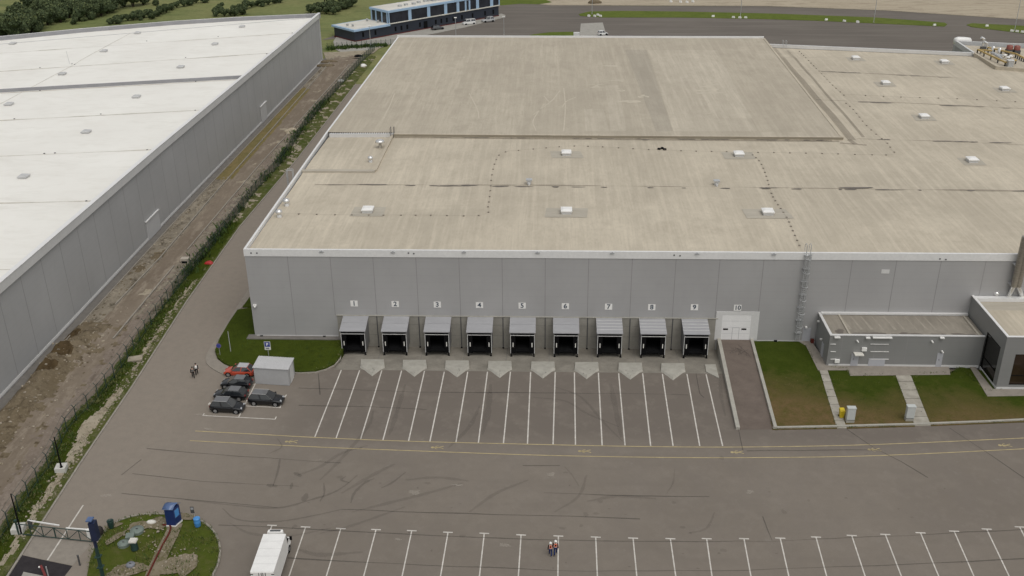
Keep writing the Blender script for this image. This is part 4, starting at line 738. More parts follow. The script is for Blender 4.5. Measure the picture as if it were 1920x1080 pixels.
# ------------------------------------------------------------------ dock houses and number signs
SX = [664,741,820,899,979,1060,1141,1222,1302,1383]; SY = [569,570,571,572,573,574,575,576,576,577]
def dock(cx, label, worn):
    t = thing('dock_house', (cx,-1.7,apz(-1.7)), label, 'dock shelter', 'dock houses along the front wall')
    w, d, zb, zf, zk = 1.72, 3.25, .0, 3.22, 3.95
    for s_ in (-1,1):
        mb = MB(); x = cx+s_*w; x2 = x-s_*.08; mb.add([(x,-.05,zb),(x,-d,zb-.1),(x,-d,zf),(x,-.05,zk),(x2,-.05,zb),(x2,-d,zb-.1),(x2,-d,zf),(x2,-.05,zk)], [(0,1,2,3),(7,6,5,4),(1,5,6,2),(0,3,7,4),(3,2,6,7),(0,4,5,1)])
        mb.build('side_panel', 'pod_side', t)
    mb = MB(); e = .12; mb.add([(cx-w-e,-d-.15,zf),(cx+w+e,-d-.15,zf),(cx+w+e,-.05,zk+.03),(cx-w-e,-.05,zk+.03),(cx-w-e,-d-.15,zf+.1),(cx+w+e,-d-.15,zf+.1),(cx+w+e,-.05,zk+.13),(cx-w-e,-.05,zk+.13)], [(3,2,1,0),(4,5,6,7),(0,1,5,4),(1,2,6,5),(2,3,7,6),(3,0,4,7)])
    for k in range(1, (5 if worn else 2)):
        yy = -d*k/(5. if worn else 2.); mb.box((cx-w-.1,yy-.03,zf+(zk-zf)*(1+yy/d)+.10),(cx+w+.1,yy+.03,zf+(zk-zf)*(1+yy/d)+.17), 1 if worn else 0)
    mb.build('canopy_roof', ['pod','fascia_grey'], t)
    mb = MB(); mb.box((cx-w+.08,-d+.02,2.62),(cx+w-.08,-d+.12,zf-.02)); mb.box((cx-w+.08,-d+.02,-.1),(cx-w+.72,-d+.12,2.62)); mb.box((cx+w-.72,-d+.02,-.1),(cx+w-.08,-d+.12,2.62)); mb.add([(cx-w+.7,-d+.13,2.7),(cx+w-.7,-d+.13,2.7),(cx+w-.5,-d+.8,2.1),(cx-w+.5,-d+.8,2.1)], [(0,1,2,3)])
    mb.build('curtain', 'curtain', t)
    mb = MB(); mb.box((cx-w,-d-.05,2.78),(cx+w,-d+.019,2.85)); mb.box((cx-w,-d-.05,-.05),(cx-w+.065,-d+.019,2.78)); mb.box((cx+w-.065,-d-.05,-.05),(cx+w,-d+.019,2.78)); mb.build('front_frame', 'fascia_grey', t)
    mb = MB(); mb.box((cx-w+.1,-d+.15,-.02),(cx+w-.1,-.06,.55)); mb.box((cx-1.0,-d+.0,.2),(cx+1.0,-d+.4,.42)); mb.box((cx-w+.1,-.2,.55),(cx+w-.1,-.06,3.8)); mb.build('dock_leveller', ['black'], t)
    mb = MB(); mb.tube((cx-.9,-d+.0,.3),(cx-.9,-d-.12,.3),.12,8); mb.tube((cx+.9,-d+.0,.3),(cx+.9,-d-.12,.3),.12,8); mb.build('bumper', 'black', t)
    for s_ in (-1,1):
        x = cx+s_*(w-.12); MB().box((x-.09,-d-.02,apz(-d)-.02),(x+.09,-d+.16,-.05)).box((x-.14,-d-.08,apz(-d)-.02),(x+.14,-d+.2,apz(-d)+.04)).build('leg', 'black', t)
        MB().box((cx+s_*(w-.38)-.06,-d-.012,.95),(cx+s_*(w-.38)+.06,-d+.019,1.62)).build('guide_marker', 'reflect', t)
    return t
words = ['first','second','third','fourth','fifth','sixth','seventh','eighth','ninth']
for i in range(9):
    P = V(SX[i], SY[i]); dock(P.x+.12, 'grey dock house with black curtain under number %d' % (i+1), i in (6,7,8))
for i in range(10):
    P = V(SX[i], SY[i]); t = thing('number_sign', (P.x,-.02,P.z), 'white square sign with the number %d on the grey wall' % (i+1), 'number sign', 'dock number signs on the front wall')
    MB().box((P.x-.52,-.05,P.z-.46),(P.x+.52,-.012,P.z+.46)).build('plate', 'white', t); text_obj('numeral', str(i+1), 1.0 if i < 9 else .9, 'number', t, (0,-.036,0), (pi/2,0,0), .022)

# ------------------------------------------------------------------ annex and glass office
ax0, ax1, ay, AZ = 80.78, 101.4, -6.75, 5.2
an = thing('annex', (91,-3,0), 'low flat grey annex with steel doors against the warehouse front wall', 'annex building')
mb = MB(); mb.box((ax0,ay,.2),(ax1,ay+.25,AZ-.1)); mb.box((ax0,ay+.25,.2),(ax0+.25,-.01,AZ-.1))
for x in (82.5, 85.2, 87.0, 91.2, 95.5): mb.box((x-.03,ay-.005,.75),(x+.03,ay-.001,AZ-.15), 1)
mb.build('wall', ['clad_annex','joint_wall'], an)
mb = MB(); mb.box((ax0-.06,ay-.06,AZ-.1),(ax1,ay+.3,AZ+.02)); mb.box((ax0-.06,ay+.3,AZ-.1),(ax0+.3,-.02,AZ+.02)); mb.box((ax0+.3,-.5,AZ-.1),(ax1,-.02,AZ+.15)); mb.build('parapet', 'fascia_grey', an)
mb = MB(); mb.box((ax0+.2,ay+.2,4.3),(ax1,-.1,5.02)); ar = mb.build('roof', 'annex_roof', an)
MB().box((ax0+2.6,ay+.4,5.0),(ax0+2.85,-.5,5.14)).build('roof_kerb', 'roof_patch', ar); MB().box((ax1-.8,ay+.3,4.6),(ax1-.5,-.5,5.16)).build('roof_kerb', 'roof_patch', ar)
mb = MB()
for k in range(16): x = rnd.uniform(ax0+3.5,ax1-1.5); mb.sheet(blob((x,ay+.75+rnd.uniform(-.1,.25)), rnd.uniform(.3,.9), rnd.uniform(.1,.3), 5.026+.0012*k, 14, .3))
mb.sheet(blob((ax0+1.6,ay+1.3), .55, .75, 5.05, 16, .3)); mb.build('puddle', 'roof_wet', ar)['kind'] = 'stuff'
mb = MB()
for k in range(12): x = ax0+3.2+k*1.45+rnd.uniform(-.2,.2); mb.strip([(x-.25,-.7,5.023),(x+.2,ay+2,5.023)], [rnd.uniform(.05,.2), rnd.uniform(.15,.5)], mi=0)
mb.build('rain_streak', 'rain_pale', ar)['kind'] = 'stuff'
mb = MB(); mb.box((ax0+.3,ay-.05,.35),(ax1-.1,ay-.004,.72)); mb.build('plinth', 'fascia_grey', an)
def fw(px, py): return V(px, py, ay)
def adoor(px0, px1, pyt, name='door', mat='door'):
    a, b = fw(px0, pyt), fw(px1, pyt); return MB().box((a.x,ay-.06,.45),(b.x,ay-.004,a.z)).build(name, mat, an)
d1 = adoor(1597,1611,663); MB().box((fw(1599,674).x,ay-.1,1.5),(fw(1599,674).x+.1,ay-.061,1.62)).build('handle', 'dkgrey', d1)
d2 = adoor(1758,1769,662); MB().box((fw(1759,676).x,ay-.1,1.5),(fw(1759,676).x+.1,ay-.061,1.62)).build('handle', 'dkgrey', d2)
adoor(1629,1660,672, 'steel_gate'); 
mb = MB()
for py in (645,659,673): a, b = fw(1632,py), fw(1666,py); mb.box((a.x,ay-.09,a.z-.03),(b.x,ay-.004,a.z+.03))
for py in (645,659,673): a, b = fw(1557,py), fw(1567,py); mb.box((a.x,ay-.09,a.z-.03),(b.x,ay-.004,a.z+.03))
mb.build('wall_rail', 'white', an)
mb = MB(); 
for x0, x1, y in ((1564,1575,631),(1623,1631,632),(1636,1672,631.5),(1762,1770,632)): a, b = fw(x0,y), fw(x1,y); mb.box((a.x,ay-.35,a.z-.1),(b.x,ay-.004,a.z+.05))
mb.build('canopy', 'white', an)
p, q = fw(1600,661), fw(1617,661); MB().box((p.x,ay-.9,p.z-.05),(q.x,ay-.004,p.z+.08)).build('door_canopy', 'white_dirty', an)
for x, y in ((1607,638),(1747,639),(1766,658)): p = fw(x, y); MB().box((p.x-.10,ay-.3,p.z-.05),(p.x+.10,ay-.004,p.z+.06)).tube((p.x,ay-.3,p.z),(p.x+.12,ay-.38,p.z-.12),.08,8).build('wall_lamp', 'white', an)
for x, y in ((1620,654),(1569,676)): p = fw(x, y); MB().box((p.x-.32,ay-.28,p.z-.24),(p.x+.32,ay-.004,p.z+.24)).build('meter_box', 'white', an)
p = U(1543,662,1.4); MB().box((ax0-.06,-4.6,.5),(ax0-.004,-3.6,2.5)).build('door', 'door', an); MB().box((ax0-.3,-3.4,2.6),(ax0-.004,-3.2,2.8)).build('wall_lamp', 'white', an); MB().box((ax0-.3,-1.1,4.2),(ax0-.004,-.9,4.4)).build('wall_lamp', 'white', an)
t = thing('fire_hose_box', (80.3,-.5,.5), 'small dark red box in the corner left of the low annex', 'box'); MB().box((80.1,-.7,.45),(80.5,-.2,1.05)).box((80.07,-.73,1.05),(80.53,-.17,1.1)).build('casing', 'brickred', t)
ox, oy, OZ = 101.55, -12.2, 8.0
of = thing('corner_office', (108,-6,0), 'grey corner office with large dark windows at the right edge', 'office building')
mb = MB(); x2 = 120
mb.box((ox,oy+.0,5.5),(x2,oy+.3,OZ)); mb.box((ox,oy,.2),(ox+1.55,oy+.3,5.5)); mb.box((ox,oy+.3,5.9),(ox+.3,.9,OZ)); mb.box((ox,oy+.3,.2),(ox+.3,oy+1.1,5.9)); mb.box((ox,ay,.2),(ox+.3,0,5.9)); mb.box((ox,oy-.02,.1),(x2,oy-.001,.75)); mb.box((x2-.3,oy+.3,.2),(x2,.9,OZ)); mb.box((ox+1.55,oy+.001,.2),(x2,oy+.3,.95))
mb.build('wall', 'clad_annex', of)
MB().box((ox-.05,oy-.06,.15),(x2,oy-.021,.6)).box((ox-.06,oy-.06,.15),(ox-.005,ay,.6)).build('plinth', 'fascia_grey', of)
wv = MB().box((ox+.06,oy+1.1,.55),(ox+.2,ay,5.9)).build('side_window', 'glass_dark', of); MB().box((ox-.02,oy+1.1,5.82),(ox+.05,ay,5.9)).box((ox-.02,oy+1.1,.55),(ox+.05,ay,.66)).box((ox-.02,ay-.08,.66),(ox+.05,ay,5.82)).box((ox-.02,oy+1.1,2.2),(ox+.04,ay-.08,2.26)).build('frame', 'black', wv)
wv = MB().box((ox+1.55,oy+.1,.95),(x2,oy+.2,5.5)).build('front_window', 'glass_brown', of); MB().box((ox+1.55,oy+.02,.95),(x2,oy+.09,1.05)).box((ox+1.55,oy+.02,2.3),(x2,oy+.09,2.36)).box((ox+4.2,oy+.02,1.05),(ox+4.28,oy+.09,5.5)).build('frame', 'black', wv)
mb = MB(); mb.box((ox-.05,oy-.05,OZ),(x2,oy+.3,OZ+.08)); mb.box((ox-.05,oy+.3,OZ),(ox+.3,.3,OZ+.08)); mb.box((ox+.3,-.9,OZ-.5),(x2,-.08,OZ+.02)); mb.build('parapet', 'fascia', of)
orf = MB().box((ox+.2,oy+.2,6.9),(x2,-.1,7.45)).build('roof', 'roof', of)
MB().sheet([(ox+.4,-3.4,7.456),(x2,-3.4,7.456),(x2,-1,7.456),(ox+.4,-1,7.456)]).build('felt_strip', 'roof_patch', orf)
def opx(px, py, Y): p = V(px, py, Y); return p
for i, (bx, tx) in enumerate(((1890,1913),(1914,1922))):
    b = U(bx, 562, 7.45); m_ = V(1901 if i == 0 else 1909, 537, -.9); tp = V(1919 if i == 0 else 1927, 462, -.9)
    fl = MB().tube(m_, Vector((m_.x,-.9,17.3 if i == 0 else 16.6)), .42, 12).build('flue', 'steel', of)
    MB().tube((b.x,b.y,7.4),(b.x,b.y,8.1),.38,10).build('flue_base', 'white_dirty', fl); MB().tube((b.x,b.y,8.1), (m_.x,-.9,m_.z+.1), .3, 10).build('flue_elbow', 'chrome', fl)
    MB().box((m_.x-.5,-.9,10),(m_.x+.5,0,10.1)).box((m_.x-.5,-.9,13),(m_.x+.5,0,13.1)).build('bracket', 'galv', fl)
b = U(1866,561,7.45); vt = MB().tube((b.x,b.y,7.4),(b.x,b.y,8.2),.25,10).build('roof_vent', 'white_dirty', of); MB().lathe((b.x,b.y,8.15),[(.3,0),(.42,.15),(.42,.35),(.2,.5)],10).build('vent_head', 'chrome', vt)

# ------------------------------------------------------------------ white roofed warehouse on the left
wl = thing('white_roof_warehouse', (-70,60,0), 'long grey warehouse with bright white flat roof at the left', 'warehouse')
HL = 14.3; BA = [U(600,25.5,HL), U(440,32.5,HL), U(320,40,HL), U(150,54,HL), U(0,68.5,HL)]; BA.append(BA[-1]+(BA[-1]-BA[-2])*3)
mb = MB(); mb.wall([Vector((p.x,p.y,-.3)) for p in WL], .3, HL-1.35+.3)
mb.wall([Vector((p.x,p.y,-.3)) for p in [BA[0]+Vector((-.3,-.2,0)), BA[-1]]], .3, HL-1+.3)
d = 0; P = WL
y = -66
while y < 178:
    x = interp(WL, y); mb.box((x+.151,y-.05,.6),(x+.157,y+.05,HL-1.36), 1); y += 6
mb.build('wall', ['clad_far','joint_wall'], wl)
mb = MB(); mb.wall([Vector((p.x+.30,p.y,HL-1.35)) for p in WL], .42, 1.33); mb.build('fascia', 'fascia_grey', wl)
mb = MB(); mb.wall([Vector((p.x+.20,p.y,HL-.019)) for p in WL], .75, .06); mb.build('coping', 'fascia', wl)
mb = MB(); mb.wall([Vector((p.x,p.y,HL-1.35)) for p in BA], .5, 1.37); mb.build('parapet', 'step', wl)
mb = MB(); mb.wall([Vector((p.x,p.y,HL+.021)) for p in BA], .5, .04); mb.build('coping', 'fascia_grey', wl)
mb = MB(); mb.wall([Vector((p.x+.17,p.y,.2)) for p in WL], .06, .4); mb.build('plinth', 'fascia', wl)
ZW = 13.25
rp = [Vector((p.x-.2,p.y,ZW)) for p in WL]+[Vector((p.x,p.y-.2,ZW)) for p in BA[1:]]+[Vector((-200,-70,ZW))]
wr = MB().sheet(rp).build('roof', 'roof_white', wl)
mb = MB(); md = MB()
for (x0,y0,x1,y1), w in (((548,62,0,100),.5),((500,100,0,134),.5),((437,148,0,173),1.5),((367,207,0,226),.5),((276,281,0,293),.5),((163,377,0,381),.6),((20,505,-60,507),.6)):
    A, B = U(x0,y0,ZW+.02), U(x1,y1,ZW+.02); dA = (A-B).normalized(); A = A+dA*min(6, max(0, (interp(WL,A.y)-.35-A.x)/max(.2,dA.x))); B = A+(B-A)*1.3; Q = resamp([A,B], 2.5)
    if w > 1: (md.wall([Vector((p.x,p.y,ZW-.05)) for p in (A,B)], .5, .75)); mb.strip([q_+Vector((0,-1,0)) for q_ in Q], [.4+.5*abs(noise2(q_.x,q_.y,.2)) for q_ in Q])
    else: mb.strip(Q, [max(.16, w*.8+.7*noise2(q_.x, q_.y, .13)+.4*noise2(q_.x,q_.y,.6)) for q_ in Q])
mb.build('roof_seam', 'seam', wr)['kind'] = 'stuff'; md.build('roof_step', 'step', wr)
mb = MB()
for x, y in ((548,62),(500,101),(409,69),(275,77),(348,108),(75,127),(367,153),(275,156),(75,170),(120,166),(366,207),(189,214),(27,223),(276,281),(103,287),(83,288),(162,377),(135,120),(140,121)): MB().lathe(U(x, y, ZW+.02), [(.17,0),(.17,.08)], 8).build('roof_drain', 'dkgrey', wr)
for x, y in ((24,82),(258,62),(454,50),(195,96),(403,83),(117,139),(339,126),(17,196),(256,182),(162,248),(45,332)): hatch(U(x, y+1, ZW), 1.3, 1.5, .22, wr, ('hatch_grey','fascia_grey'))
P = resamp(smoothline([U(*p, ZW+.05) for p in ((0,195),(60,163),(137,122),(160,108),(245,62))], 4), 2); MB().path(P, .03, 4).build('lightning_conductor', 'seam', wr)
mb = MB(); q = U(131,120,ZW); mb.path([q, q+Vector((-.3,0,3.2))], .04); mb.build('lightning_rod', 'galv', wr)
for (xa, xb, ya, yb, zt) in ((263,291,431,405,3.6),(481,497,212,199,4.2)):
    ybase0 = U(xa+6, ya+22).y; A = U(xa+8,ya+18,.3); Bq = U(xb+3,yb+20,.3); y0, y1 = A.y, Bq.y; xm = interp(WL,(y0+y1)/2)+.15
    dd = MB().box((xm+.02,y0,.1),(xm+.12,y1,zt)).build('gate', 'shed_roof', wl); MB().box((xm+.02,y0-.2,zt),(xm+.3,y1+.2,zt+.16)).build('gate_canopy', 'fascia', dd)

# ------------------------------------------------------------------ navy and light blue office far back
bo = thing('office_block', (-5,235,0), 'two storey navy and light blue office block with parked cars behind the warehouses', 'office building')
A = Vector((-21.6,205.9,0)); dv = (Vector((23.4,250.4,0))-A).normalized(); nv = Vector((-dv.y, dv.x, 0)); Lb = 66
def P3(t, n, z): return A+dv*t+nv*n+Vector((0,0,z))
def bx(mb, t0, t1, n0, n1, z0, z1, mi=0): mb.frame(P3(t0,n0,z0), dv*(t1-t0), nv*(n1-n0), Vector((0,0,z1-z0)), mi)
mb = MB(); bx(mb, 0, 14, 0, 12, .3, 3.4); bx(mb, 14, 64, .2, 10.6, .3, 3.8); bx(mb, 14.25, 64, .3, 10.4, 4.1, 7.6); bx(mb, 2.0,5.0,12.0,13.8,.0,2.9); mb.build('wall', 'navy', bo)
mb = MB(); bx(mb, -.12, 14, -.12, 12.1, 0, .42); bx(mb, 14, 64.1, .08, 10.7, 0, .42); mb.build('plinth', 'plinth_red', bo)
mb = MB(); bx(mb, -.6, 14.2, -.6, 12.6, 3.4, 4.0); bx(mb, 13.9, 64.2, -.05, 10.8, 7.6, 8.3)
for t, w in ((14.2,.7),(23.2,1.3),(31.4,1.3),(39.0,1.3),(44.6,1.2),(48.2,.7),(50.0,.7),(53.8,1.3),(60.6,1.4),(64.3,.5)): bx(mb, t-(0 if t < 15 else w/2), t+w/2, .12, .29, 4.1, 7.6)
for n in (.6, 3.6, 7.0, 9.6): bx(mb, 14.02, 14.2, n, n+.55, 4.1, 7.6)
mb.build('band', 'ltblue', bo)
mb = MB(); bx(mb, 13.9, 64.3, -.08, 10.9, 3.8, 4.1); mb.build('ledge', 'whitegrey', bo)
for t0, t1 in ((14.9,22.5),(23.9,30.7),(32.1,38.3),(39.7,43.9),(45.3,47.8),(48.6,49.6),(50.4,53.1),(54.5,59.8),(61.4,64)):
    mb = MB(); bx(mb, t0, t1, .22, .28, 4.2, 7.5); mb.build('window', 'pane', bo)
for n0, n1 in ((1.3,3.4),(4.3,6.8),(7.7,9.4)): mb = MB(); bx(mb, 14.1, 14.22, n0, n1, 4.2, 7.5); mb.build('window', 'pane', bo)
for t in (3,8,16.5,19,21.5,27,34,36.5,39,42,46,51,57,61): mb = MB(); bx(mb, t, t+.7, .12 if t > 14 else -.06, .18 if t > 14 else -.003, 1.2, 2.7); mb.build('window', 'black', bo)
mb = MB(); bx(mb, 29,30.6,.1,.19,.45,2.8); mb.build('door', 'black', bo)
mb = MB(); bx(mb, .2, 13.6, .2, 11.8, 4.0, 4.06); brf = mb.build('roof', 'whitegrey', bo)
mb = MB(); bx(mb, 14.3, 63.8, .4, 10.4, 8.3, 8.36); brf2 = mb.build('roof', 'whitegrey', bo)
mb = MB()
for t, n in ((1.8,6.5),(2.6,4.6),(11.5,9),(12.5,4)): q = P3(t,n,4.06); mb.lathe(q, [(.35,0),(.35,.5),(.45,.55),(.3,.9)], 8)
mb.build('roof_vent', 'galv', brf)
mb = MB()
for t, n in ((21,3),(24,3.5),(27,3),(30,4),(33,4.2),(34.5,4.2)): bx(mb, t, t+1.2, n, n+1, 8.36, 9.0)
bx(mb, 36, 41, 3, 6.5, 8.36, 10); mb.build('roof_unit', 'galv', brf2)
mb = MB(); bx(mb, 1.2, 5.6, 12.0, 15.0, 2.9, 3.2); mb.build('porch_roof', 'whitegrey', bo)
struct('office_pavement', MB().prism([XY(U(*p), -.02) for p in ((625,78),(628,92),(640,99),(700,95),(745,78),(800,66),(870,52),(945,33),(948,29),(940,26),(700,60),(650,66),(632,68))][::-1], .14), 'paving_grey', 'pale pavement around the navy office block', 'pavement')
for x0, y0, x1, y1, lab in ((614,93,760,84,'dark green wire fence in front of the navy office block'),):
    A_, B_ = U(x0,y0), U(x1,y1); t = thing('wire_fence', (A_+B_)/2, lab, 'fence'); n = 16
    for k in range(n+1): p = A_+(B_-A_)*k/n; MB().tube(p, p+Vector((0,0,2.2)), .07, 6).build('post', 'green_paint', t)
    MB().add([A_+Vector((0,0,.1)), B_+Vector((0,0,.1)), B_+Vector((0,0,2)), A_+Vector((0,0,2))], [(0,1,2,3)]).build('wire_mesh', 'mesh_green', t)

# ------------------------------------------------------------------ cars
def car(loc, rz, paint, label, L=4.5, W=1.82, Hh=1.5, suv=False, roofmat=None, group='cars parked beside the white shed', far=False, van=False):
    t = thing('parked_car', loc, label, 'car', group, rz); k = L/4.5; hw = W/2; hs = Hh/1.5; b = MB()
    xs = [2.25,2.16,1.95,1.45,.95,.3,-.6,-1.4,-1.9,-2.15,-2.25]; top = [.50,.62,.72,.80,.88,.91,.92,.94,.93,.86,.70]; ww = [.60,.78,.90,.97,.99,1,1,.99,.95,.85,.72]; bot = [.30,.24,.20,.18,.18,.18,.18,.18,.20,.26,.34]
    n = 9; vs = []
    for x, z, w, zb in zip(xs, top, ww, bot):
        z *= hs if suv else (hs*.5+.5); w *= hw
        vs += [(x*k,-w*.86,zb),(x*k,-w*.97,zb+.12),(x*k,-w,z*.62),(x*k,-w*.95,z*.93),(x*k,-w*.62,z),(x*k,0,z+.035),(x*k,w*.62,z),(x*k,w*.95,z*.93),(x*k,w,z*.62),(x*k,w*.97,zb+.12),(x*k,w*.86,zb)]
    n = 11; fs = [(j*n+i, j*n+(i+1) % n, (j+1)*n+(i+1) % n, (j+1)*n+i) for j in range(len(xs)-1) for i in range(n)]
    b.add(vs, fs, 0, True); b.add(vs[:n], [tuple(range(n))]); b.add(vs[-n:], [tuple(range(n))[::-1]])
    belt = .89*(hs if suv else hs*.5+.5); zt = Hh-.03
    if van: bf, br, tf, tr = 1.5, -2.15, 1.0, -2.05
    elif suv: bf, br, tf, tr = 1.15, -2.14, .25, -1.70
    else: bf, br, tf, tr = 1.15, -2.05, .12, -1.35
    bw, tw = hw*.93, hw*.68; lo = [(bf*k,-bw,belt),(bf*k,bw,belt),(br*k,bw*.95,belt),(br*k,-bw*.95,belt)]; hi = [(tf*k,-tw,zt),(tf*k,tw,zt),(tr*k,tw*.96,zt),(tr*k,-tw*.96,zt)]
    b.add(lo+hi, [(0,1,5,4),(1,2,6,5),(2,3,7,6),(3,0,4,7),(4,5,6,7)])
    for wx in (1.42*k,-1.38*k):
        for sy in (-1,1): b.add([(wx+.41*cos(a), sy*(hw*1.002), .33+.41*sin(a)) for a in [pi*2*j/14 for j in range(14)]], [tuple(range(14)) if sy > 0 else tuple(range(14))[::-1]], 1)
    o = b.build('body', [paint,'black'], t, False)
    o.modifiers.new('bevel','BEVEL').width = .03
    def V3(p): return Vector(p)
    lo = [V3(p) for p in lo]; hi = [V3(p) for p in hi]
    def pane(a, bb, c, d, name, mat='carglass', ins=.10, off=.014, tgt=t):
        a, bb, c, d = [Vector(q) for q in (a,bb,c,d)]; ce = (a+bb+c+d)/4; nn = (bb-a).cross(d-a).normalized(); mid = Vector((0,0,belt*.9)); nn = nn if nn.dot(ce-mid) > 0 else -nn
        q = [p+(ce-p)*ins+nn*off for p in (a,bb,c,d)]; f = MB().add(q, [(0,1,2,3)] if (q[1]-q[0]).cross(q[2]-q[0]).dot(nn) > 0 else [(3,2,1,0)]); return f.build(name, mat, tgt, False)
    pane(lo[0],lo[1],hi[1],hi[0],'windscreen'); pane(lo[2],lo[3],hi[3],hi[2],'rear_window')
    for i, j in ((0,3),(1,2)):
        a, d_, e, f_ = lo[i], lo[j], hi[j], hi[i]; pane(a+(d_-a)*.02, a+(d_-a)*.48, f_+(e-f_)*.46, f_, 'side_window', ins=.08); pane(a+(d_-a)*.5, a+(d_-a)*.98, e, f_+(e-f_)*.5, 'side_window', ins=.08)
    r = MB(); z2 = zt+.05; r.add([hi[0],hi[1],hi[2],hi[3]]+[Vector((p.x*.93-.02,p.y*.9,z2)) for p in hi], [(0,1,5,4),(1,2,6,5),(2,3,7,6),(3,0,4,7),(4,5,6,7)]); r.build('roof', roofmat or paint, t, False)
    if suv and not far: MB().tube((tf*k,-tw,zt+.06),(tr*k,-tw*.96,zt+.06),.025,6).tube((tf*k,tw,zt+.06),(tr*k,tw*.96,zt+.06),.025,6).build('roof_rail', 'chrome', t, False)
    for wx in (1.42*k,-1.38*k):
        for sy in (-1,1):
            wl_ = MB().tube((wx,sy*(hw-.20),.33),(wx,sy*(hw+.012),.33),.33,18).build('wheel', 'tyre', t, False)
            if not far: MB().tube((wx,sy*(hw+.010),.33),(wx,sy*(hw+.022),.33),.23,14).build('rim', 'rim', wl_, False)
    for sy in (-1,1):
        MB().frame((2.08*k,sy*hw*.55-.16,.60*(hs if suv else 1)),(.10*k,0,-.02),(0,.34,0),(-.12,0,.13)).build('headlight','lamp_glass',t,False)
        MB().frame((-2.17*k,sy*hw*.68-.13,.70*(hs if suv else 1)),(-.06,0,0),(0,.28,0),(.03,0,.18)).build('tail_light','tail_red',t,False)
        if not far: MB().box((bf*k-.32,sy*(hw+.06)-.1,belt-.02),(bf*k-.14,sy*(hw+.06)+.1,belt+.12)).build('mirror', paint, t, False)
    return t
ang = lambda p, q: math.atan2(U(*q).y-U(*p).y, U(*q).x-U(*p).x)
A0 = ang((380,779),(516,786))
def cpos(px, py, W=1.85): p = U(px, py); return Vector((p.x, p.y+W/2, 0))
car(cpos(447,708), A0+pi, 'car_orange', 'orange red hatchback parked against the white shed', 4.3, 1.8, 1.5, False, 'car_silver')
car(cpos(441,731), A0+pi, 'car_black', 'black hatchback just below the orange car', 4.2, 1.8, 1.5, False, 'car_roof_sheen')
car(cpos(430,752), A0+pi, 'car_black', 'black low saloon between two other black cars in the left column', 4.5, 1.82, 1.45, False, 'car_roof_sheen')
car(cpos(424,776), A0, 'car_black', 'black estate car with roof rails, lowest of the left column', 4.4, 1.85, 1.6, True, 'car_roof_sheen')
car(cpos(497,762), A0, 'car_black', 'black crossover parked alone right of the car column', 4.6, 1.88, 1.6, True, 'car_roof_sheen')
dth = math.atan2(dv.y, dv.x)
car(U(820,57)+Vector((0,1,0)), dth-.25, 'car_dark', 'dark grey car beside the navy office block', 4.6, 1.85, 1.6, True, None, 'cars by the office block', True)
car(U(879,47)+Vector((0,1,0)), dth+pi-.3, 'car_white', 'white van beside the navy office block', 4.9, 1.95, 1.95, True, None, 'cars by the office block', True, True)
car(U(915,42)+Vector((0,1,0)), dth+pi-.3, 'car_silver', 'silver off road car nearest the end of the navy office block', 4.8, 1.9, 1.85, True, None, 'cars by the office block', True)
car(U(1130,66), .35, 'car_white', 'small white vehicle just behind the raised roof edge', 3.4, 1.6, 1.6, True, None, 'cars behind the warehouse', True)

# ------------------------------------------------------------------ truck
q0, q1, q2, q3 = U(497,1001,3.3), U(533,1001,3.3), U(472,1072,3.3), U(510,1072,3.3)
tp = (q0+q1+q2+q3)/4; fdir = ((q0+q1)/2-(q2+q3)/2); tl = fdir.length; trz = math.atan2(fdir.y, fdir.x); tw = 2.3
t = thing('box_truck', (tp.x,tp.y,0), 'white box truck parked in the lower left bay', 'truck', None, trz)
h2 = tl/2; mb = MB(); mb.box((-h2,-tw/2,1.0),(h2,tw/2,3.3))
for x in [-h2+tl*k/5 for k in range(1,5)]: mb.box((x-.02,-tw/2+.02,3.3),(x+.02,tw/2-.02,3.315), 1)
cg = mb.build('cargo_box', ['white','fascia_grey'], t, False, .03)
mb = MB(); mb.box((-h2-.05,-tw/2+.04,1.05),(-h2-.002,-.02,3.22)); mb.build('rear_door', 'white', t, False)
mb = MB(); mb.box((-h2-.05,.02,1.05),(-h2-.002,tw/2-.04,3.22)); mb.build('rear_door', 'white', t, False)
mb = MB()
for yy in (-.32,-.08,.08,.32): mb.tube((-h2-.08,yy,1.0),(-h2-.08,yy,3.2),.03,6)
for yy in (-tw/2+.12,tw/2-.12):
    for z in (1.4,2.2,3.0): mb.box((-h2-.07,yy-.15,z-.05),(-h2-.051,yy+.15,z+.05))
mb.build('door_hardware', 'dkgrey', t, False)
mb = MB(); c0 = h2+.2; prof = [(c0,.55),(c0+1.75,.55),(c0+1.85,1.0),(c0+1.75,1.35),(c0+1.15,1.65),(c0+.75,2.35),(c0+.35,2.5),(c0,2.5)]
hwc = .98; vs = [(x,-hwc,z) for x, z in prof]+[(x,hwc,z) for x, z in prof]; n = len(prof)
for i, (x, z) in enumerate(prof):
    if z > 1.6: vs[i] = (x,-hwc*.88,z); vs[n+i] = (x,hwc*.88,z)
mb.add(vs, [(i,(i+1)%n,n+(i+1)%n,n+i) for i in range(n)]+[tuple(range(n))[::-1], tuple(range(n,2*n))]); cab = mb.build('cab', 'white', t, False, .05)
MB().add([(c0+1.14,-.78,1.68),(c0+1.14,.78,1.68),(c0+.79,.72,2.30),(c0+.79,-.72,2.30)], [(0,1,2,3)]).add([(c0+1.20,-.80,1.66),(c0+1.20,.80,1.66),(c0+.80,.74,2.345),(c0+.80,-.74,2.345)], [(0,1,2,3)]).build('windscreen', 'carglass', cab, False)
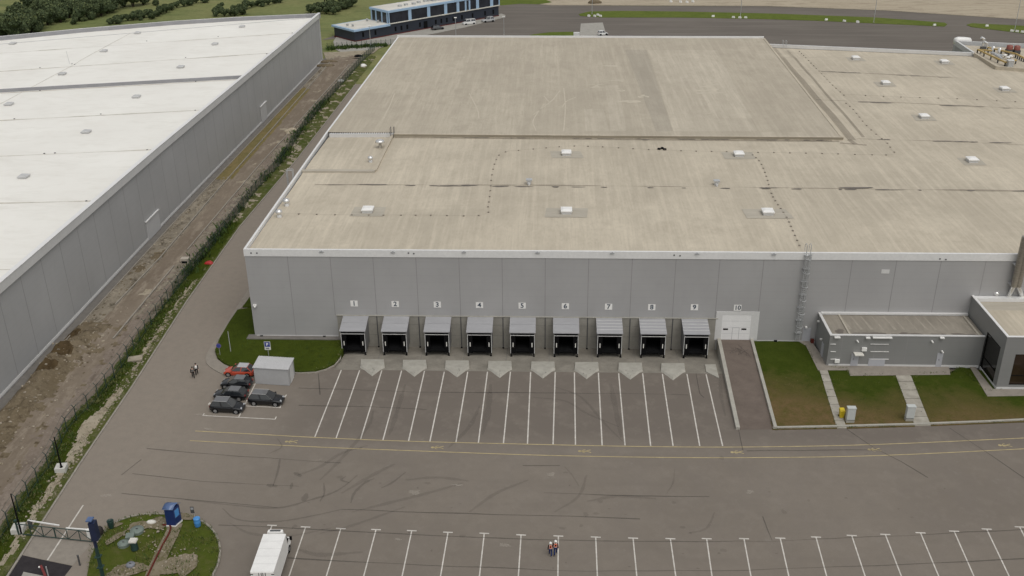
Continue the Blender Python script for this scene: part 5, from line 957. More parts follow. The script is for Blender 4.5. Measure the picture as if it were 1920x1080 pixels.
for s_ in (-1,1): MB().add([(c0+.15,s_*.992,1.55),(c0+1.0,s_*.992,1.62),(c0+.72,s_*.90,2.25),(c0+.18,s_*.89,2.32)], [(0,1,2,3) if s_ < 0 else (3,2,1,0)]).build('side_window', 'carglass', cab, False); MB().box((c0+1.0,s_*1.22-.12,1.5),(c0+1.1,s_*1.22+.12,1.95)).tube((c0+1.05,s_*.95,1.7),(c0+1.05,s_*1.22,1.7),.03,6).build('mirror', 'black', cab, False)
MB().add([(c0-.05,-.85,2.5),(c0-.05,.85,2.5),(c0+.75,.75,2.5),(c0+.75,-.75,2.5),(c0-.05,-.8,3.42),(c0-.05,.8,3.42),(c0+.35,.75,3.42),(c0+.35,-.75,3.42)], [(0,1,5,4),(1,2,6,5),(2,3,7,6),(3,0,4,7),(4,5,6,7)]).build('wind_deflector', 'white', t, False, .04)
MB().box((c0+.02,-.55,3.40),(c0+.26,.55,3.435)).build('roof_light_bar', 'dkgrey', t, False)
MB().box((-h2+.1,-.5,.6),(c0+1.5,.5,1.0)).build('chassis', 'black', t, False)
for wx in (c0+.95, -h2+1.2):
    for s_ in (-1,1): w_ = MB().tube((wx,s_*.62,.42),(wx,s_*1.0,.42),.42,18).build('wheel', 'tyre', t, False); MB().tube((wx,s_*.99,.42),(wx,s_*1.012,.42),.22,12).build('rim', 'rim', w_, False)

# ------------------------------------------------------------------ people
def skin(name, joints, edges, mat, parent, root=0, sub=2):
    me = bpy.data.meshes.new(name); me.from_pydata([j[:3] for j in joints], edges, []); o = bpy.data.objects.new(name, me); COL.objects.link(o)
    o.modifiers.new('skin', 'SKIN'); sv = me.skin_vertices[0].data
    for i, j in enumerate(joints): r = j[3]; sv[i].radius = r if isinstance(r, tuple) else (r, r); sv[i].use_root = (i == root)
    if sub: s_ = o.modifiers.new('sub', 'SUBSURF'); s_.levels = s_.render_levels = sub
    dg = bpy.context.evaluated_depsgraph_get(); m2 = bpy.data.meshes.new_from_object(o.evaluated_get(dg)); bpy.data.objects.remove(o)
    m2.materials.clear(); m2.materials.append(M[mat])
    for p in m2.polygons: p.use_smooth = True
    r = bpy.data.objects.new(name, m2); COL.objects.link(r); r.parent = parent; return r
def person(loc, face, label, vest=None, helmet=False, trousers='dark_cloth', sleeve='dark_cloth', top='dark_cloth', ph=1, hgt=1.75, group=None):
    t = thing('person', loc, label, 'person', group, face-pi/2); k = hgt/1.75      # local: +y is ahead
    st = .20*ph
    J = {'pel':(0,0,.96),'wai':(0,0,1.10),'che':(0,.01,1.32),'nek':(0,.0,1.47),'nk2':(0,.015,1.54),'hd':(0,.03,1.64),'hd2':(0,.02,1.72)}
    legs = {}; arms = {}
    for s_, d_ in ((-1,1),(1,-1)):
        f_ = d_*st; legs[s_] = [(s_*.10,0,.92),(s_*.105,f_*.6+.05,.50),(s_*.11,f_-(.06 if f_ < 0 else 0),.10 if f_ > 0 else .13),(s_*.12,f_+.10,.05)]
        arms[s_] = [(s_*.19,0,1.43),(s_*.25,-f_*.45-.03,1.15),(s_*.26,-f_*.9+.05,.92),(s_*.255,-f_*1.0+.09,.83)]
    jo = []; ed = []
    def add(p, r, par=None):
        jo.append((p[0]*k,p[1]*k,p[2]*k, tuple(a*k for a in r) if isinstance(r, tuple) else r*k)); i = len(jo)-1
        if par is not None: ed.append((par, i))
        return i
    pel = add(J['pel'], (.15,.10)); wai = add(J['wai'], (.135,.095), pel); che = add(J['che'], (.16,.11), wai); nek = add(J['nek'], (.07,.065), che); n2 = add(J['nk2'], .06, nek); hd = add(J['hd'], (.078,.095), n2); add(J['hd2'], (.07,.085), hd)
    add((0,.115,1.63), .018, hd)
    for s_ in (-1,1):
        L = legs[s_]; a = add(L[0], .085, pel); b = add(L[1], .06, a); c = add(L[2], .042, b); add(L[3], (.045,.035), c)
        A_ = arms[s_]; a = add(A_[0], .058, che); b = add(A_[1], .044, a); c = add(A_[2], .030, b); h_ = add(A_[3], (.040,.022), c)
        x, y, z = A_[3]
        for f in range(4):
            q = add((x-s_*.012,y+.027-.018*f,z-.055), .0095, h_); add((x-s_*.03,y+.030-.018*f,z-.085-(.012 if f in (1,2) else 0)), .008, q)
        q = add((x-s_*.015,y+.050,z-.01), .011, h_); add((x-s_*.025,y+.062,z-.045), .009, q)
    skin('body', jo, ed, 'skin', t)
    def sub(keys, mat, name, gr): 
        jj = []; ee = []
        for chain in keys:
            pi_ = None
            for item in chain:
                if isinstance(item, int): pi_ = item; continue
                p, r = item; jj.append((p[0]*k,p[1]*k,p[2]*k, tuple((a+gr)*k for a in r) if isinstance(r, tuple) else (r+gr)*k)); i = len(jj)-1
                if pi_ is not None: ee.append((pi_, i))
                pi_ = i
        return skin(name, jj, ee, mat, t)
    sub([[(J['pel'],(.155,.105))], [0,(legs[-1][0],.088),(legs[-1][1],.068),(legs[-1][2],.058)], [0,(legs[1][0],.088),(legs[1][1],.068),(legs[1][2],.058)]], trousers, 'trousers', .012)
    sub([[(J['pel'],(.155,.105)),(J['wai'],(.145,.10)),(J['che'],(.165,.115)),((0,0,1.455),(.10,.075))]], top, 'jacket', .014)
    for s_ in (-1,1):
        sub([[((s_*.10,0,1.42),.06),(arms[s_][0],.064),(arms[s_][1],.052),(arms[s_][2],.042)]], sleeve, 'sleeve', .01)
        sub([[(legs[s_][2],.050),(legs[s_][3],.045)]], 'boots', 'boot', .01)
    if vest:
        v = sub([[((0,0,.93),(.175,.125)),(J['wai'],(.165,.12)),(J['che'],(.188,.135)),((0,0,1.44),(.145,.10))]], vest, 'vest', .03)
        mb = MB()
        for z in (1.03,): mb.lathe((0,0,z*k), [(.196*k,0),(.196*k,.04)], 16)
        for i in range(len(mb.v)): mb.v[i].y *= .74
        for sx in (-1,1): mb.box((sx*.125*k-.018,-.168*k,1.2*k),(sx*.125*k+.018,-.158*k,1.40*k)); mb.box((sx*.115*k-.018,-.12*k,1.455*k),(sx*.115*k+.018,.10*k,1.48*k)); mb.box((sx*.125*k-.018,.145*k,1.16*k),(sx*.125*k+.018,.16*k,1.40*k))
        mb.build('reflective_tape', 'reflect', v, False); MB().box((-.085*k,-.172*k,1.22*k),(.085*k,-.160*k,1.38*k)).build('back_print', 'dark_cloth', v, False)
    if helmet: MB().lathe((0,.02*k,1.66*k), [(.145*k,0),(.138*k,.02),(.130*k,.07),(.10*k,.12),(.05*k,.148),(.01,.155)], 16).add([(-.08*k,.13*k,1.668*k),(.08*k,.13*k,1.668*k),(.06*k,.21*k,1.655*k),(-.06*k,.21*k,1.655*k)], [(0,1,2,3)]).build('helmet', 'white', t, False)
    else: MB().lathe((0,.0,1.62*k), [(.098*k,0),(.108*k,.05),(.104*k,.10),(.07*k,.145),(.01,.158)], 14).build('hair', 'hair', t, False)
    for s_ in (-1,1):
        MB().lathe((s_*.032*k,.113*k,1.645*k), [(.004,-.01),(.011,0),(.004,.01)], 8).build('eye', 'hair', t, False); MB().frame((s_*.088*k-.008,.0,1.61*k),(.016,0,0),(0,.04,0),(0,0,.06)).build('ear', 'skin', t, False)
    MB().box((-.025*k,.112*k,1.592*k),(.025*k,.122*k,1.6*k)).build('mouth', 'brickred', t, False)
    return t
person(U(1032,1042), pi/2, 'worker in orange vest and white helmet, the left one of the walking pair', 'orange_vest', True, 'blue_trousers', 'dark_cloth', 'dark_cloth', 1, 1.70, 'workers in orange vests')
person(U(1041.5,1040), pi/2, 'worker in orange vest and white helmet, right one beside the bay line', 'orange_vest', True, 'blue_trousers', 'maroon', 'dark_cloth', -1, 1.80, 'workers in orange vests')
person(U(363,708.5), R(-70), 'person in grey jacket and dark trousers, nearer of the pair by the pavement', None, False, 'dark_cloth', 'dark_cloth', 'grey_cloth', 1, 1.72)
person(U(369.5,702.5), R(-70), 'person in white top and dark trousers, farther of the pair by the pavement', 'white', False, 'dark_cloth', 'dark_cloth', 'dark_cloth', -1, 1.78)

# ------------------------------------------------------------------ yard furniture
a, b, c = U(479,719), U(543,723), U(553,702)
shd = thing('storage_shed', (a+c)/2, 'white metal storage shed with ribbed roof beside the orange car', 'shed'); u_ = (b-a); w_ = Vector((c.x-b.x, c.y-b.y, 0))
hA, hB = 2.45, 2.5
MB().prism([a, b, b+w_, a+w_], hA).build('wall', 'shed_wall', shd)
mb = MB(); e = .12; un = u_.normalized()*e; wn = w_.normalized()*e; r0 = [a-un-wn, b+un-wn, b+w_+un+wn, a+w_-un+wn]; mb.prism([p+Vector((0,0,hA)) for p in r0], .08)
for k in range(22): p = r0[0]+(r0[1]-r0[0])*(k+.5)/22+Vector((0,0,hA+.08)); mb.frame(p, (r0[1]-r0[0])*.010, r0[3]-r0[0], Vector((0,0,.05)))
mb.build('roof', 'shed_roof', shd)
MB().frame(b+w_*.25+un*.2, un*.4, w_*.5, Vector((0,0,2.1))).build('door', 'fascia_grey', shd); MB().frame(a-wn*.2+Vector((0,0,.02)), u_, -wn*.3, Vector((0,0,.12))).build('sill', 'grey', shd)
# parking sign
p = U(504,668,.4); t = thing('parking_sign', p, 'blue and white parking sign with letter P behind the white shed', 'road sign')
MB().tube(p, p+Vector((0,0,2.3)), .04, 8).build('post', 'galv', t); MB().box((p.x-.38,p.y-.07,p.z+1.55),(p.x+.38,p.y-.04,p.z+2.3)).build('plate', 'sign_blue', t); MB().box((p.x-.38,p.y-.07,p.z+1.1),(p.x+.38,p.y-.04,p.z+1.53)).build('lower_plate', 'white', t)
MB().box((p.x-.44,p.y-.045,p.z+1.05),(p.x+.44,p.y-.03,p.z+2.36)).build('border', 'white', t)
text_obj('letter', 'P', .6, 'white', t, (0,-.085,1.92), (pi/2,0,0), .02); MB().box((p.x-.25,p.y-.08,p.z+1.25),(p.x+.22,p.y-.071,p.z+1.38)).build('car_symbol', 'number', t)
p = U(413,668,.15); t = thing('round_sign', p, 'round violet blue no stopping sign on the pavement corner', 'road sign'); q = V(407,648,p.y); hh = max(1.2, q.z-p.z)
MB().tube(p, p+Vector((0,0,hh+.2)), .03, 8).build('post', 'galv', t); MB().tube(p+Vector((0,-.04,hh)), p+Vector((0,-.07,hh)), .36, 18).build('disc', 'sign_violet', t); MB().tube(p+Vector((0,-.071,hh)), p+Vector((0,-.078,hh)), .27, 18).build('inner_disc', 'sign_blue', t)
p = U(433,661,.2); t = thing('lamp_post', p, 'thin grey pole standing in the corner lawn', 'pole'); MB().tube(p, p+Vector((0,0,3.4)), .07, 8, .045).build('pole', 'galv', t); MB().box((p.x-.12,p.y-.12,p.z),(p.x+.12,p.y+.12,p.z+.06)).build('foot_plate', 'galv', t)
# cabinets and bin on the right lawn
for x, y, lab in ((1593,790,'pale grey utility cabinet beside the yellow bin'), (1704,787,'pale grey utility cabinet left of the wider slab path')):
    p = U(x, y, .12); t = thing('utility_cabinet', p, lab, 'cabinet', 'utility cabinets on the right lawns'); MB().box((p.x-.5,p.y-.3,0),(p.x+.5,p.y+.3,.42)).build('base', 'concrete_light', t)
    MB().box((p.x-.47,p.y-.27,.42),(p.x+.47,p.y+.27,.5), 0).build('gap', 'dkgrey', t); MB().box((p.x-.5,p.y-.3,.5),(p.x+.5,p.y+.3,2.1)).build('housing', 'cabinet', t, True, .03); MB().box((p.x-.54,p.y-.34,2.1),(p.x+.54,p.y+.34,2.2)).build('lid', 'cabinet', t)
p = U(1577,782,.12); t = thing('wheelie_bin', p, 'yellow wheelie bin on the narrow slab path', 'bin')
MB().add([(p.x-.22,p.y-.25,.15),(p.x+.22,p.y-.25,.15),(p.x+.22,p.y+.25,.15),(p.x-.22,p.y+.25,.15),(p.x-.3,p.y-.33,1.15),(p.x+.3,p.y-.33,1.15),(p.x+.3,p.y+.33,1.15),(p.x-.3,p.y+.33,1.15)], [(3,2,1,0),(0,1,5,4),(1,2,6,5),(2,3,7,6),(3,0,4,7),(4,5,6,7)]).build('tub', 'yellow', t)
MB().add([(p.x-.32,p.y-.36,1.16),(p.x+.32,p.y-.36,1.16),(p.x+.32,p.y+.36,1.16),(p.x-.32,p.y+.36,1.16),(p.x-.28,p.y-.3,1.28),(p.x+.28,p.y-.3,1.28),(p.x+.28,p.y+.34,1.32),(p.x-.28,p.y+.34,1.32)], [(0,1,5,4),(1,2,6,5),(2,3,7,6),(3,0,4,7),(4,5,6,7),(3,2,1,0)]).build('lid', 'yellow', t)
for s_ in (-1,1): MB().tube((p.x+s_*.24,p.y+.3,.2),(p.x+s_*.3,p.y+.3,.2),.12,10).build('wheel', 'black', t)
# blue guard booth
a, b, c = U(313,986,.25), U(329,987,.25), U(341,976,.25); u_ = (b-a); w_ = Vector((c.x-b.x,c.y-b.y,0)); hh = 2.1
t = thing('guard_booth', (a+c)/2, 'small blue guard booth with curved blue roof on the island', 'booth')
MB().prism([p-Vector((0,0,.1)) for p in (a-u_*.05-w_*.05, b+u_*.05-w_*.05, b+w_*1.05+u_*.05, a+w_*1.05-u_*.05)], .2).build('base_frame', 'white', t)
MB().prism([p+Vector((0,0,.1)) for p in (a, b, b+w_, a+w_)], hh).build('wall', 'blue_paint', t)
mb = MB(); N_ = 8; up = Vector((0,0,1)); ring = []
for k in range(N_+1): f = k/N_; pz = hh+.12+.35*sin(pi*f); q = a+w_*(-.12+1.24*f); ring.append((q-u_*.12+up*pz, q+u_*1.12+up*pz))
vs = [r for pr in ring for r in pr]; mb.add(vs+[v+up*.07 for v in vs], [(2*k,2*k+2,2*k+3,2*k+1) for k in range(N_)]+[(18+2*k,18+2*k+1,18+2*k+3,18+2*k+2) for k in range(N_)]+[(2*k,18+2*k,18+2*k+2,2*k+2) for k in range(N_)]+[(2*k+1,2*k+3,18+2*k+3,18+2*k+1) for k in range(N_)], 0, True); mb.build('roof', 'blue_roof', t)
wn = MB().frame(b+w_*.22+u_*.005+up*1.0, u_*.02, w_*.55, up*.9).build('window', 'ltblue_paint', t); MB().frame(b+w_*.16+u_*.003+up*.94, u_*.012, w_*.67, up*1.02).build('frame', 'blue_roof', wn)
p = U(371,986,.2); t = thing('barrel', p, 'light blue plastic barrel with lid near the booth', 'barrel'); MB().lathe(p, [(.30,0),(.34,.15),(.34,.45),(.36,.5),(.34,.55),(.33,.95)], 14).build('drum', 'ltblue_paint', t); MB().lathe(p+Vector((0,0,.95)), [(.37,0),(.37,.08),(.3,.12)], 14).build('lid', 'ltblue_paint', t)
p = U(366,977,.1); t = thing('info_sign', p, 'small grey sign board on a thin post between booth and barrel', 'sign'); MB().tube(p, p+Vector((0,0,1.7)), .035, 8).build('post', 'galv', t); MB().box((p.x-.3,p.y-.05,p.z+1.1),(p.x+.1,p.y-.02,p.z+1.95)).build('board', 'dkgrey', t); MB().box((p.x-.25,p.y-.06,p.z+1.55),(p.x+.05,p.y-.051,p.z+1.85)).build('panel', 'grey', t)
p = U(209,989,.15); t = thing('dustbin', p, 'dark green open dustbin near the gate', 'bin'); MB().lathe(p, [(.28,0),(.36,.9),(.36,.92),(.31,.92),(.28,.5)], 14).build('drum', 'green_paint', t); MB().lathe(p+Vector((0,0,.5)), [(.27,0),(.27,.02)], 12).build('liner', 'black', t)
p = U(284,980,.2); MBb = MB().lathe(p, [(.5,0),(.55,.12),(.4,.25),(.1,.32)], 12)
for v in MBb.v: v.y = p.y+(v.y-p.y)*.55
t = tag(MBb.build('sack', 'white_dirty'), 'crumpled white sack lying on the island left of the booth', 'sack')
p = U(189,1002,.15); MBb = MB().lathe(p, [(.3,0),(.36,.3),(.33,.8),(.2,1.0)], 10); t = tag(MBb.build('rubbish_bag', 'boots'), 'dark brown rubbish bag standing beside the navy mast', 'rubbish bag')
# covers
for x, y, r, mt, lab in ((257,995,.72,'lid_green','large round grey green tank cover, upper one on the island'), (232,1020,.62,'lid_green','round grey green tank cover, lower one on the island'), (245,1060,.45,'lid_grey','small grey manhole cover near the soil patch')):
    p = U(x, y, .25); t = thing('tank_cover', p, lab, 'tank cover', 'covers on the grass island'); MB().lathe(p+Vector((0,0,-.2)), [(r,0),(r,.35)], 24).build('ring', mt, t); MB().lathe(p+Vector((0,0,.15)), [(r*.92,0),(r*.9,.06),(r*.4,.1)], 24).build('lid', mt, t); MB().box((p.x-.1,p.y-.05,p.z+.25),(p.x+.1,p.y+.05,p.z+.32)).build('handle', 'dkgrey', t)
p = U(246,1009,.25); t = thing('equipment_box', p, 'square grey green access box between the two round tank covers', 'access box'); MB().frame(p+Vector((-.4,-.4,-.2)),(.75,.17,0),(-.17,.75,0),(0,0,.5)).build('casing', 'lid_green', t); MB().frame(p+Vector((-.44,-.44,.3)),(.83,.19,0),(-.19,.83,0),(0,0,.06)).build('lid', 'lid_green', t)
p = U(253,1030,.2); t = thing('vent_pipe', p, 'dark green vent pipe with pale cap on the island', 'vent pipe'); MB().tube(p, p+Vector((-.05,.1,1.0)), .38, 12, .33).build('pipe', 'green_paint', t); MB().frame(p+Vector((-.4,-.25,1.0)),(.75,0,0),(0,.65,0),(-.05,.05,.16)).build('cap', 'whitegrey', t)
tag(MB().path([XY(q, .30) for q in smoothline([U(*p_) for p_ in ((306,988),(320,990),(318,1003),(306,1025),(296,1045),(284,1070),(268,1105))], 4)], .10, 6).build('red_pipe', 'brickred'), 'brown red pipe running across the island from the booth', 'pipe')
# sliding gate
gl, gr = U(60,1006), U(175,1018); gd = (gr-gl).normalized(); t = thing('sliding_gate', (gl+gr)/2, 'green lattice sliding gate across the entrance road', 'gate'); hg = 1.5
mb = MB(); L_ = (gr-gl).length; mb.tube(gl-gd*1.6+Vector((0,0,hg)), gr+Vector((0,0,hg)), .05, 8); mb.tube(gl+Vector((0,0,.18)), gr+Vector((0,0,.18)), .05, 8); mb.tube(gl-gd*1.6+Vector((0,0,.18)), gl+Vector((0,0,.18)), .06, 6); mb.build('rail', 'green_paint', t)
for k in range(6):
    p0 = gl+gd*L_*k/5; mb = MB(); mb.tube(p0+Vector((0,0,.15)), p0+Vector((0,0,hg)), .045 if k != 2 else .07, 6); mb.build('upright', 'green_paint', t)
    if k < 5:
        p1 = gl+gd*L_*(k+1)/5; z0, z1 = (hg,.18) if k % 2 == 0 else (.18,hg); MB().tube(p0+Vector((0,0,z0)), p1+Vector((0,0,z1)), .04, 6).build('brace', 'green_paint', t)
tag(MB().tube(gl-gd*1.5, gl-gd*1.5+Vector((0,0,1.9)), .1, 8).box(tuple(gl-gd*1.5+Vector((-.15,-.15,1.9))), tuple(gl-gd*1.5+Vector((.15,.15,2.0)))).build('gate_post', 'green_paint'), 'dark green gate post at the left end of the sliding gate', 'post')
for a_, b_, z, lab, own in (((55,977),(111,986),1.0,'white barrier arm pointing right from the roadside grass',0), ((165,994),(124,991),1.0,'white barrier arm reaching left from the navy mast',1)):
    p, q = U(*a_, z), U(*b_, z); t = thing('boom_barrier', XY(p, 0), lab, 'barrier', 'white barrier arms at the gate'); d_ = (q-p).normalized(); MB().wall([p-d_*.2, q], .13, .12).build('arm', 'white', t); MB().box((p.x-.16,p.y-.16,0),(p.x+.16,p.y+.16,z+.1)).build('housing', 'dkgrey' if own == 0 else 'white', t)
for x, y, w, lab, topy, hh in ((117,878,1.2,'white concrete block holding a dark mast halfway along the fence',812,5.2), (37,992,1.25,'white concrete block with a dark mast beside the gate',931,5.6)):
    p = U(x, y+6); tag(MB().frame((p.x-w/2,p.y-w/2,-.05),(w,.2,0),(-.2,w,0),(0,0,.8)).build('concrete_block', 'block_white', None, True, .05), lab, 'concrete block', 'white concrete blocks by the fence')
for x, y, hh, z0, lab in ((115,876,4.2,.75,'thin dark mast set in the white concrete block along the fence'), (41,1003,5.4,0,'thin dark mast in front of the white block at the gate')):
    p = U(x, y, z0); t = thing('mast', p, lab, 'mast', 'dark masts along the fence'); MB().tube(p, p+Vector((0,0,hh)), .11, 8, .06).build('pole', 'black', t); MB().box((p.x-.14,p.y-.14,p.z),(p.x+.14,p.y+.14,p.z+.08)).build('foot_plate', 'black', t)
p = Vector((-1.35,-51.9,0)); t = thing('camera_mast', p, 'tall dark green mast with a navy box at its top beside the gate', 'mast'); MB().tube(p, p+Vector((0,0,6.2)), .21, 10, .16).build('pole', 'green_paint', t)
mb = MB(); mb.tube(p+Vector((0,0,5.0)), p+Vector((0,0,8.3)), .17, 10); mb.build('upper_pole', 'navy_paint', t); MB().box((p.x-.1,p.y-.35,6.0),(p.x+.5,p.y+.35,8.1)).build('cabinet', 'navy_paint', t); MB().box((p.x-.27,p.y-.35,8.3),(p.x+.3,p.y+.35,8.42)).build('cap', 'blue_roof', t)
for z in (2.5,3.8): MB().box((p.x-.28,p.y-.28,z),(p.x+.28,p.y+.28,z+.12)).build('clamp', 'green_paint', t)
p = U(150,1060); tag(MB().tube(p, p+Vector((0,0,1.25)), .09, 8).lathe(p+Vector((0,0,1.25)), [(.11,0),(.11,.06),(.04,.1)], 8).build('bollard', 'dkgrey'), 'dark bollard at the edge of the pale gate strip', 'bollard')
p = U(88,1090); t = thing('lift_barrier', p, 'grey post with slanted red barrier arm on the black asphalt', 'barrier'); MB().tube(p+Vector((.3,0,0)), p+Vector((.3,0,1.9)), .06, 8).build('post', 'grey', t); MB().wall([U(77,1062,.5), p+Vector((0,0,.5))], .22, .16).build('arm', 'dull_red', t); MB().lathe(U(74,1064,.4), [(.09,0),(.11,.08),(.05,.16)], 8).build('lamp', 'white', t)

# ------------------------------------------------------------------ long fence on the left
fpts = resamp(FEN, .5); t = thing('security_fence', (-16,0,0), 'long green wire security fence with angled post tops along the dirt strip', 'fence')
cum = 0; last = -9; posts = []
prev = fpts[0]
for p in fpts:
    cum += (p-prev).length; prev = p
    if cum-last >= 2.55: posts.append(p); last = cum
for p in posts:
    z = .15; mb = MB(); mb.tube((p.x,p.y,z-.2),(p.x,p.y,2.15), .055, 6); mb.tube((p.x,p.y,2.1),(p.x-.32,p.y,2.5), .04, 5); mb.tube((p.x,p.y,2.1),(p.x+.32,p.y,2.5), .04, 5); mb.build('post', 'green_paint', t)
mb = MB()
for a, b in zip(posts, posts[1:]): mb.add([(a.x,a.y,.1),(b.x,b.y,.1),(b.x,b.y,2.1),(a.x,a.y,2.1)], [(0,1,2,3)], 1 if a.y > 17 else 0)
mb.build('wire_mesh', ['mesh_green','mesh_dense'], t)
mb = MB()
for z in (.5,1.3,2.1): mb.path([(p.x,p.y,z) for p in posts], .022, 4)
for dx in (-.3,.3): mb.path([(p.x+dx,p.y,2.48) for p in posts], .018, 4)
mb.build('wire', 'green_paint', t)

# odds and ends on the dirt strip
def lump(name, px, py, rx, ry, h, mat, lab, cat, z=.12):
    p = U(px, py, z); mb = MB(); ph = rnd.uniform(0,6)
    mb.lathe(p-Vector((0,0,.1)), [(1,0),(1.02,.3),(.8,.7),(.45,.95),(.05,1.05)], 12)
    for v in mb.v: a = math.atan2(v.y-p.y, v.x-p.x); f = 1+.18*sin(3*a+ph)+.1*sin(5*a+ph*2); v.x = p.x+(v.x-p.x)*rx*f; v.y = p.y+(v.y-p.y)*ry*f; v.z = p.z-.1+(v.z-p.z+.1)*h
    return tag(mb.build(name, mat), lab, cat)
lump('tarpaulin', 392, 493, .75, .6, .45, 'red', 'crumpled red tarpaulin lying beside the green fence', 'tarpaulin')
lump('sack', 640, 152, .9, .7, .6, 'white', 'white sack leaning at the fence near the track kerb', 'sack'); lump('sack', 681, 124, .9, .8, .8, 'white', 'white sack farthest along the green fence', 'sack')
lump('tyre_heap', 672, 106, 1.4, .9, .7, 'black', 'black heap of tyres on the pale sand at the far end', 'heap'); lump('black_sheet', 668, 110, 1.5, .4, .3, 'black', 'flat black sheet beside the heap of tyres', 'sheet')
for k, (x, y) in enumerate(((540,246),(548,243),(556,244),(543,250))): lump('pale_rock', x, y, .9, .7, .55, 'soil_pale', 'pale broken rock in the heap beside the far fence', 'rock')['group'] = 'pale rocks by the far fence'
p = U(348,492,.1); t = thing('wooden_crate', p, 'pale wooden crate with dark open front by the track kerb', 'crate'); MB().box((p.x-.65,p.y-.5,0.05),(p.x+.65,p.y+.5,.95)).build('box', 'cream', t); MB().box((p.x-.5,p.y-.52,.15),(p.x+.5,p.y-.501,.55)).build('opening', 'black', t)
p = U(258,675,.1); t = tag(MB().frame((p.x-1.1,p.y-.8,.1),(1.9,.5,.1),(-.4,1.3,.0),(0,0,.22)).build('concrete_slab', 'stone'), 'broken pale concrete slab on the verge beside the fence', 'slab')
lump('earth_heap', 615, 116, 2.6, 1.0, .7, 'soil_earth', 'small dark earth heap near the far corner of the white warehouse', 'heap'); lump('earth_heap', 610, 124, 2.8, 1.0, .7, 'soil_earth', 'lower dark earth heap near the far corner of the white warehouse', 'heap')

# scattered stones
def ico(): 
    bm = bmesh.new(); bmesh.ops.create_icosphere(bm, subdivisions=1, radius=1); vs = [v.co.copy() for v in bm.verts]; fs = [[v.index for v in f.verts] for f in bm.faces]; bm.free(); return vs, fs
IV, IF = ico()
def scatter(name, gen, n, smin, smax, mats, label, cat):
    mb = MB()
    for k in range(n):
        p = gen()
        if p is None: continue
        s_ = smin+(smax-smin)*rnd.random()**3; sx, sy, sz = s_*rnd.uniform(.6,1.3), s_*rnd.uniform(.6,1.3), s_*rnd.uniform(.4,.9)
        mb.add([(p.x+v.x*sx*(1+rnd.uniform(-.2,.2)), p.y+v.y*sy*(1+rnd.uniform(-.2,.2)), p.z+v.z*sz) for v in IV], IF, rnd.randrange(len(mats)))
    return tag(mb.build(name, mats), label, cat, kind='stuff')
def g1():
    y = rnd.uniform(-55,150); k1, k2, fx, xl = interp(K1,y), interp(K2,y), interp(FEN,y), interp(WL,y); r = rnd.random()
    if y > KE:
        if OC0 < y < OC1 and r < .5: return None
        x = rnd.uniform(xl+2,k1) if r < .5 else rnd.uniform(k2,fx)
    else: x = rnd.uniform(xl+2,xl+8) if r < .6 else rnd.uniform(xl+2,fx)
    return Vector((x,y,dirt_h(x,y)+.02))
scatter('rubble', g1, 2400, .05, .24, ['stone','soil_dry','soil_rubble','soil_earth'], 'loose stones and rubble strewn over the dirt strip', 'rubble')
def g2():
    y = rnd.uniform(-45,20); fx, kx = interp(FEN,y), interp(KB,y); x = rnd.uniform(fx+1.0,kx-.4); return Vector((x,y,.1))
scatter('verge_rubble', g2, 900, .04, .18, ['stone','soil_dry','stone'], 'pale stones lying in the weedy verge between fence and road', 'rubble')
def g3():
    c = rnd.choice(((325,1062),(240,1070),(252,993),(300,985),(350,1050),(300,1030))); p = U(c[0]+rnd.gauss(0,14), c[1]+rnd.gauss(0,9)); return Vector((p.x,p.y,.25))
scatter('island_rubble', g3, 300, .04, .16, ['stone','soil_dry','stone'], 'pale stones scattered on the grass island', 'rubble')
# weeds and hedge growth
def tuft(mb, p, r, h, n, mi):
    for k in range(n):
        a = rnd.uniform(0,6.28); q = p+Vector((cos(a)*r*rnd.random()**.5, sin(a)*r*rnd.random()**.5, 0)); l = h*rnd.uniform(.5,1.1); w = l*.33; d_ = Vector((cos(a+1.3), sin(a+1.3), 0)); tp_ = q+Vector((cos(a)*l*.5, sin(a)*l*.5, l))
        mb.add([q-d_*w*.5, q+d_*w*.5, tp_+d_*w*.3, tp_-d_*w*.4], [(0,1,2,3)], mi)
mb = MB()
for k in range(3600):
    y = rnd.uniform(-52,20); fx = interp(FEN,y); kx = interp(KB,y); r = rnd.random(); x = fx+rnd.gauss(.1,.55) if r < .68 else rnd.uniform(fx+.5,kx-.3); tuft(mb, Vector((x,y,.1)), .3, rnd.uniform(.12,.34) if r < .68 else rnd.uniform(.08,.2), 4, 0 if rnd.random() < .6 else 1)
mb.build('verge_weeds', ['weed_leaf','weed_pale']); tag(bpy.data.objects['verge_weeds'], 'green weeds growing under the near fence and along the road kerb', 'weeds', kind='stuff')
mb = MB()
for k in range(5600):
    y = 18+rnd.random()*118; fx = interp(FEN,y); dens = .42+.5*noise2(3, y, .12)+.45*noise2(7, y, .45); 
    if rnd.random() > -.22+dens*.85: continue
    tuft(mb, Vector((fx+rnd.gauss(-.35,.65), y, .05+rnd.random()**2*1.0)), .5, rnd.uniform(.25,.7), 4, 0 if rnd.random() < .75 else 1)
mb.build('fence_hedge', ['weed_leaf','weed_leaf']); tag(bpy.data.objects['fence_hedge'], 'dense dark green growth along the upper part of the wire fence', 'hedge', kind='stuff')
mb = MB()
for k in range(900):
    x = rnd.uniform(612,725); y = 92.5-(x-612)*.06+rnd.gauss(0,1.3); tuft(mb, U(x,y), .5, rnd.uniform(.3,.9), 3, 0)
mb.build('far_fence_weeds', ['weed_leaf']); tag(bpy.data.objects['far_fence_weeds'], 'green weeds at the foot of the far wire fence', 'weeds', kind='stuff')
mb = MB()
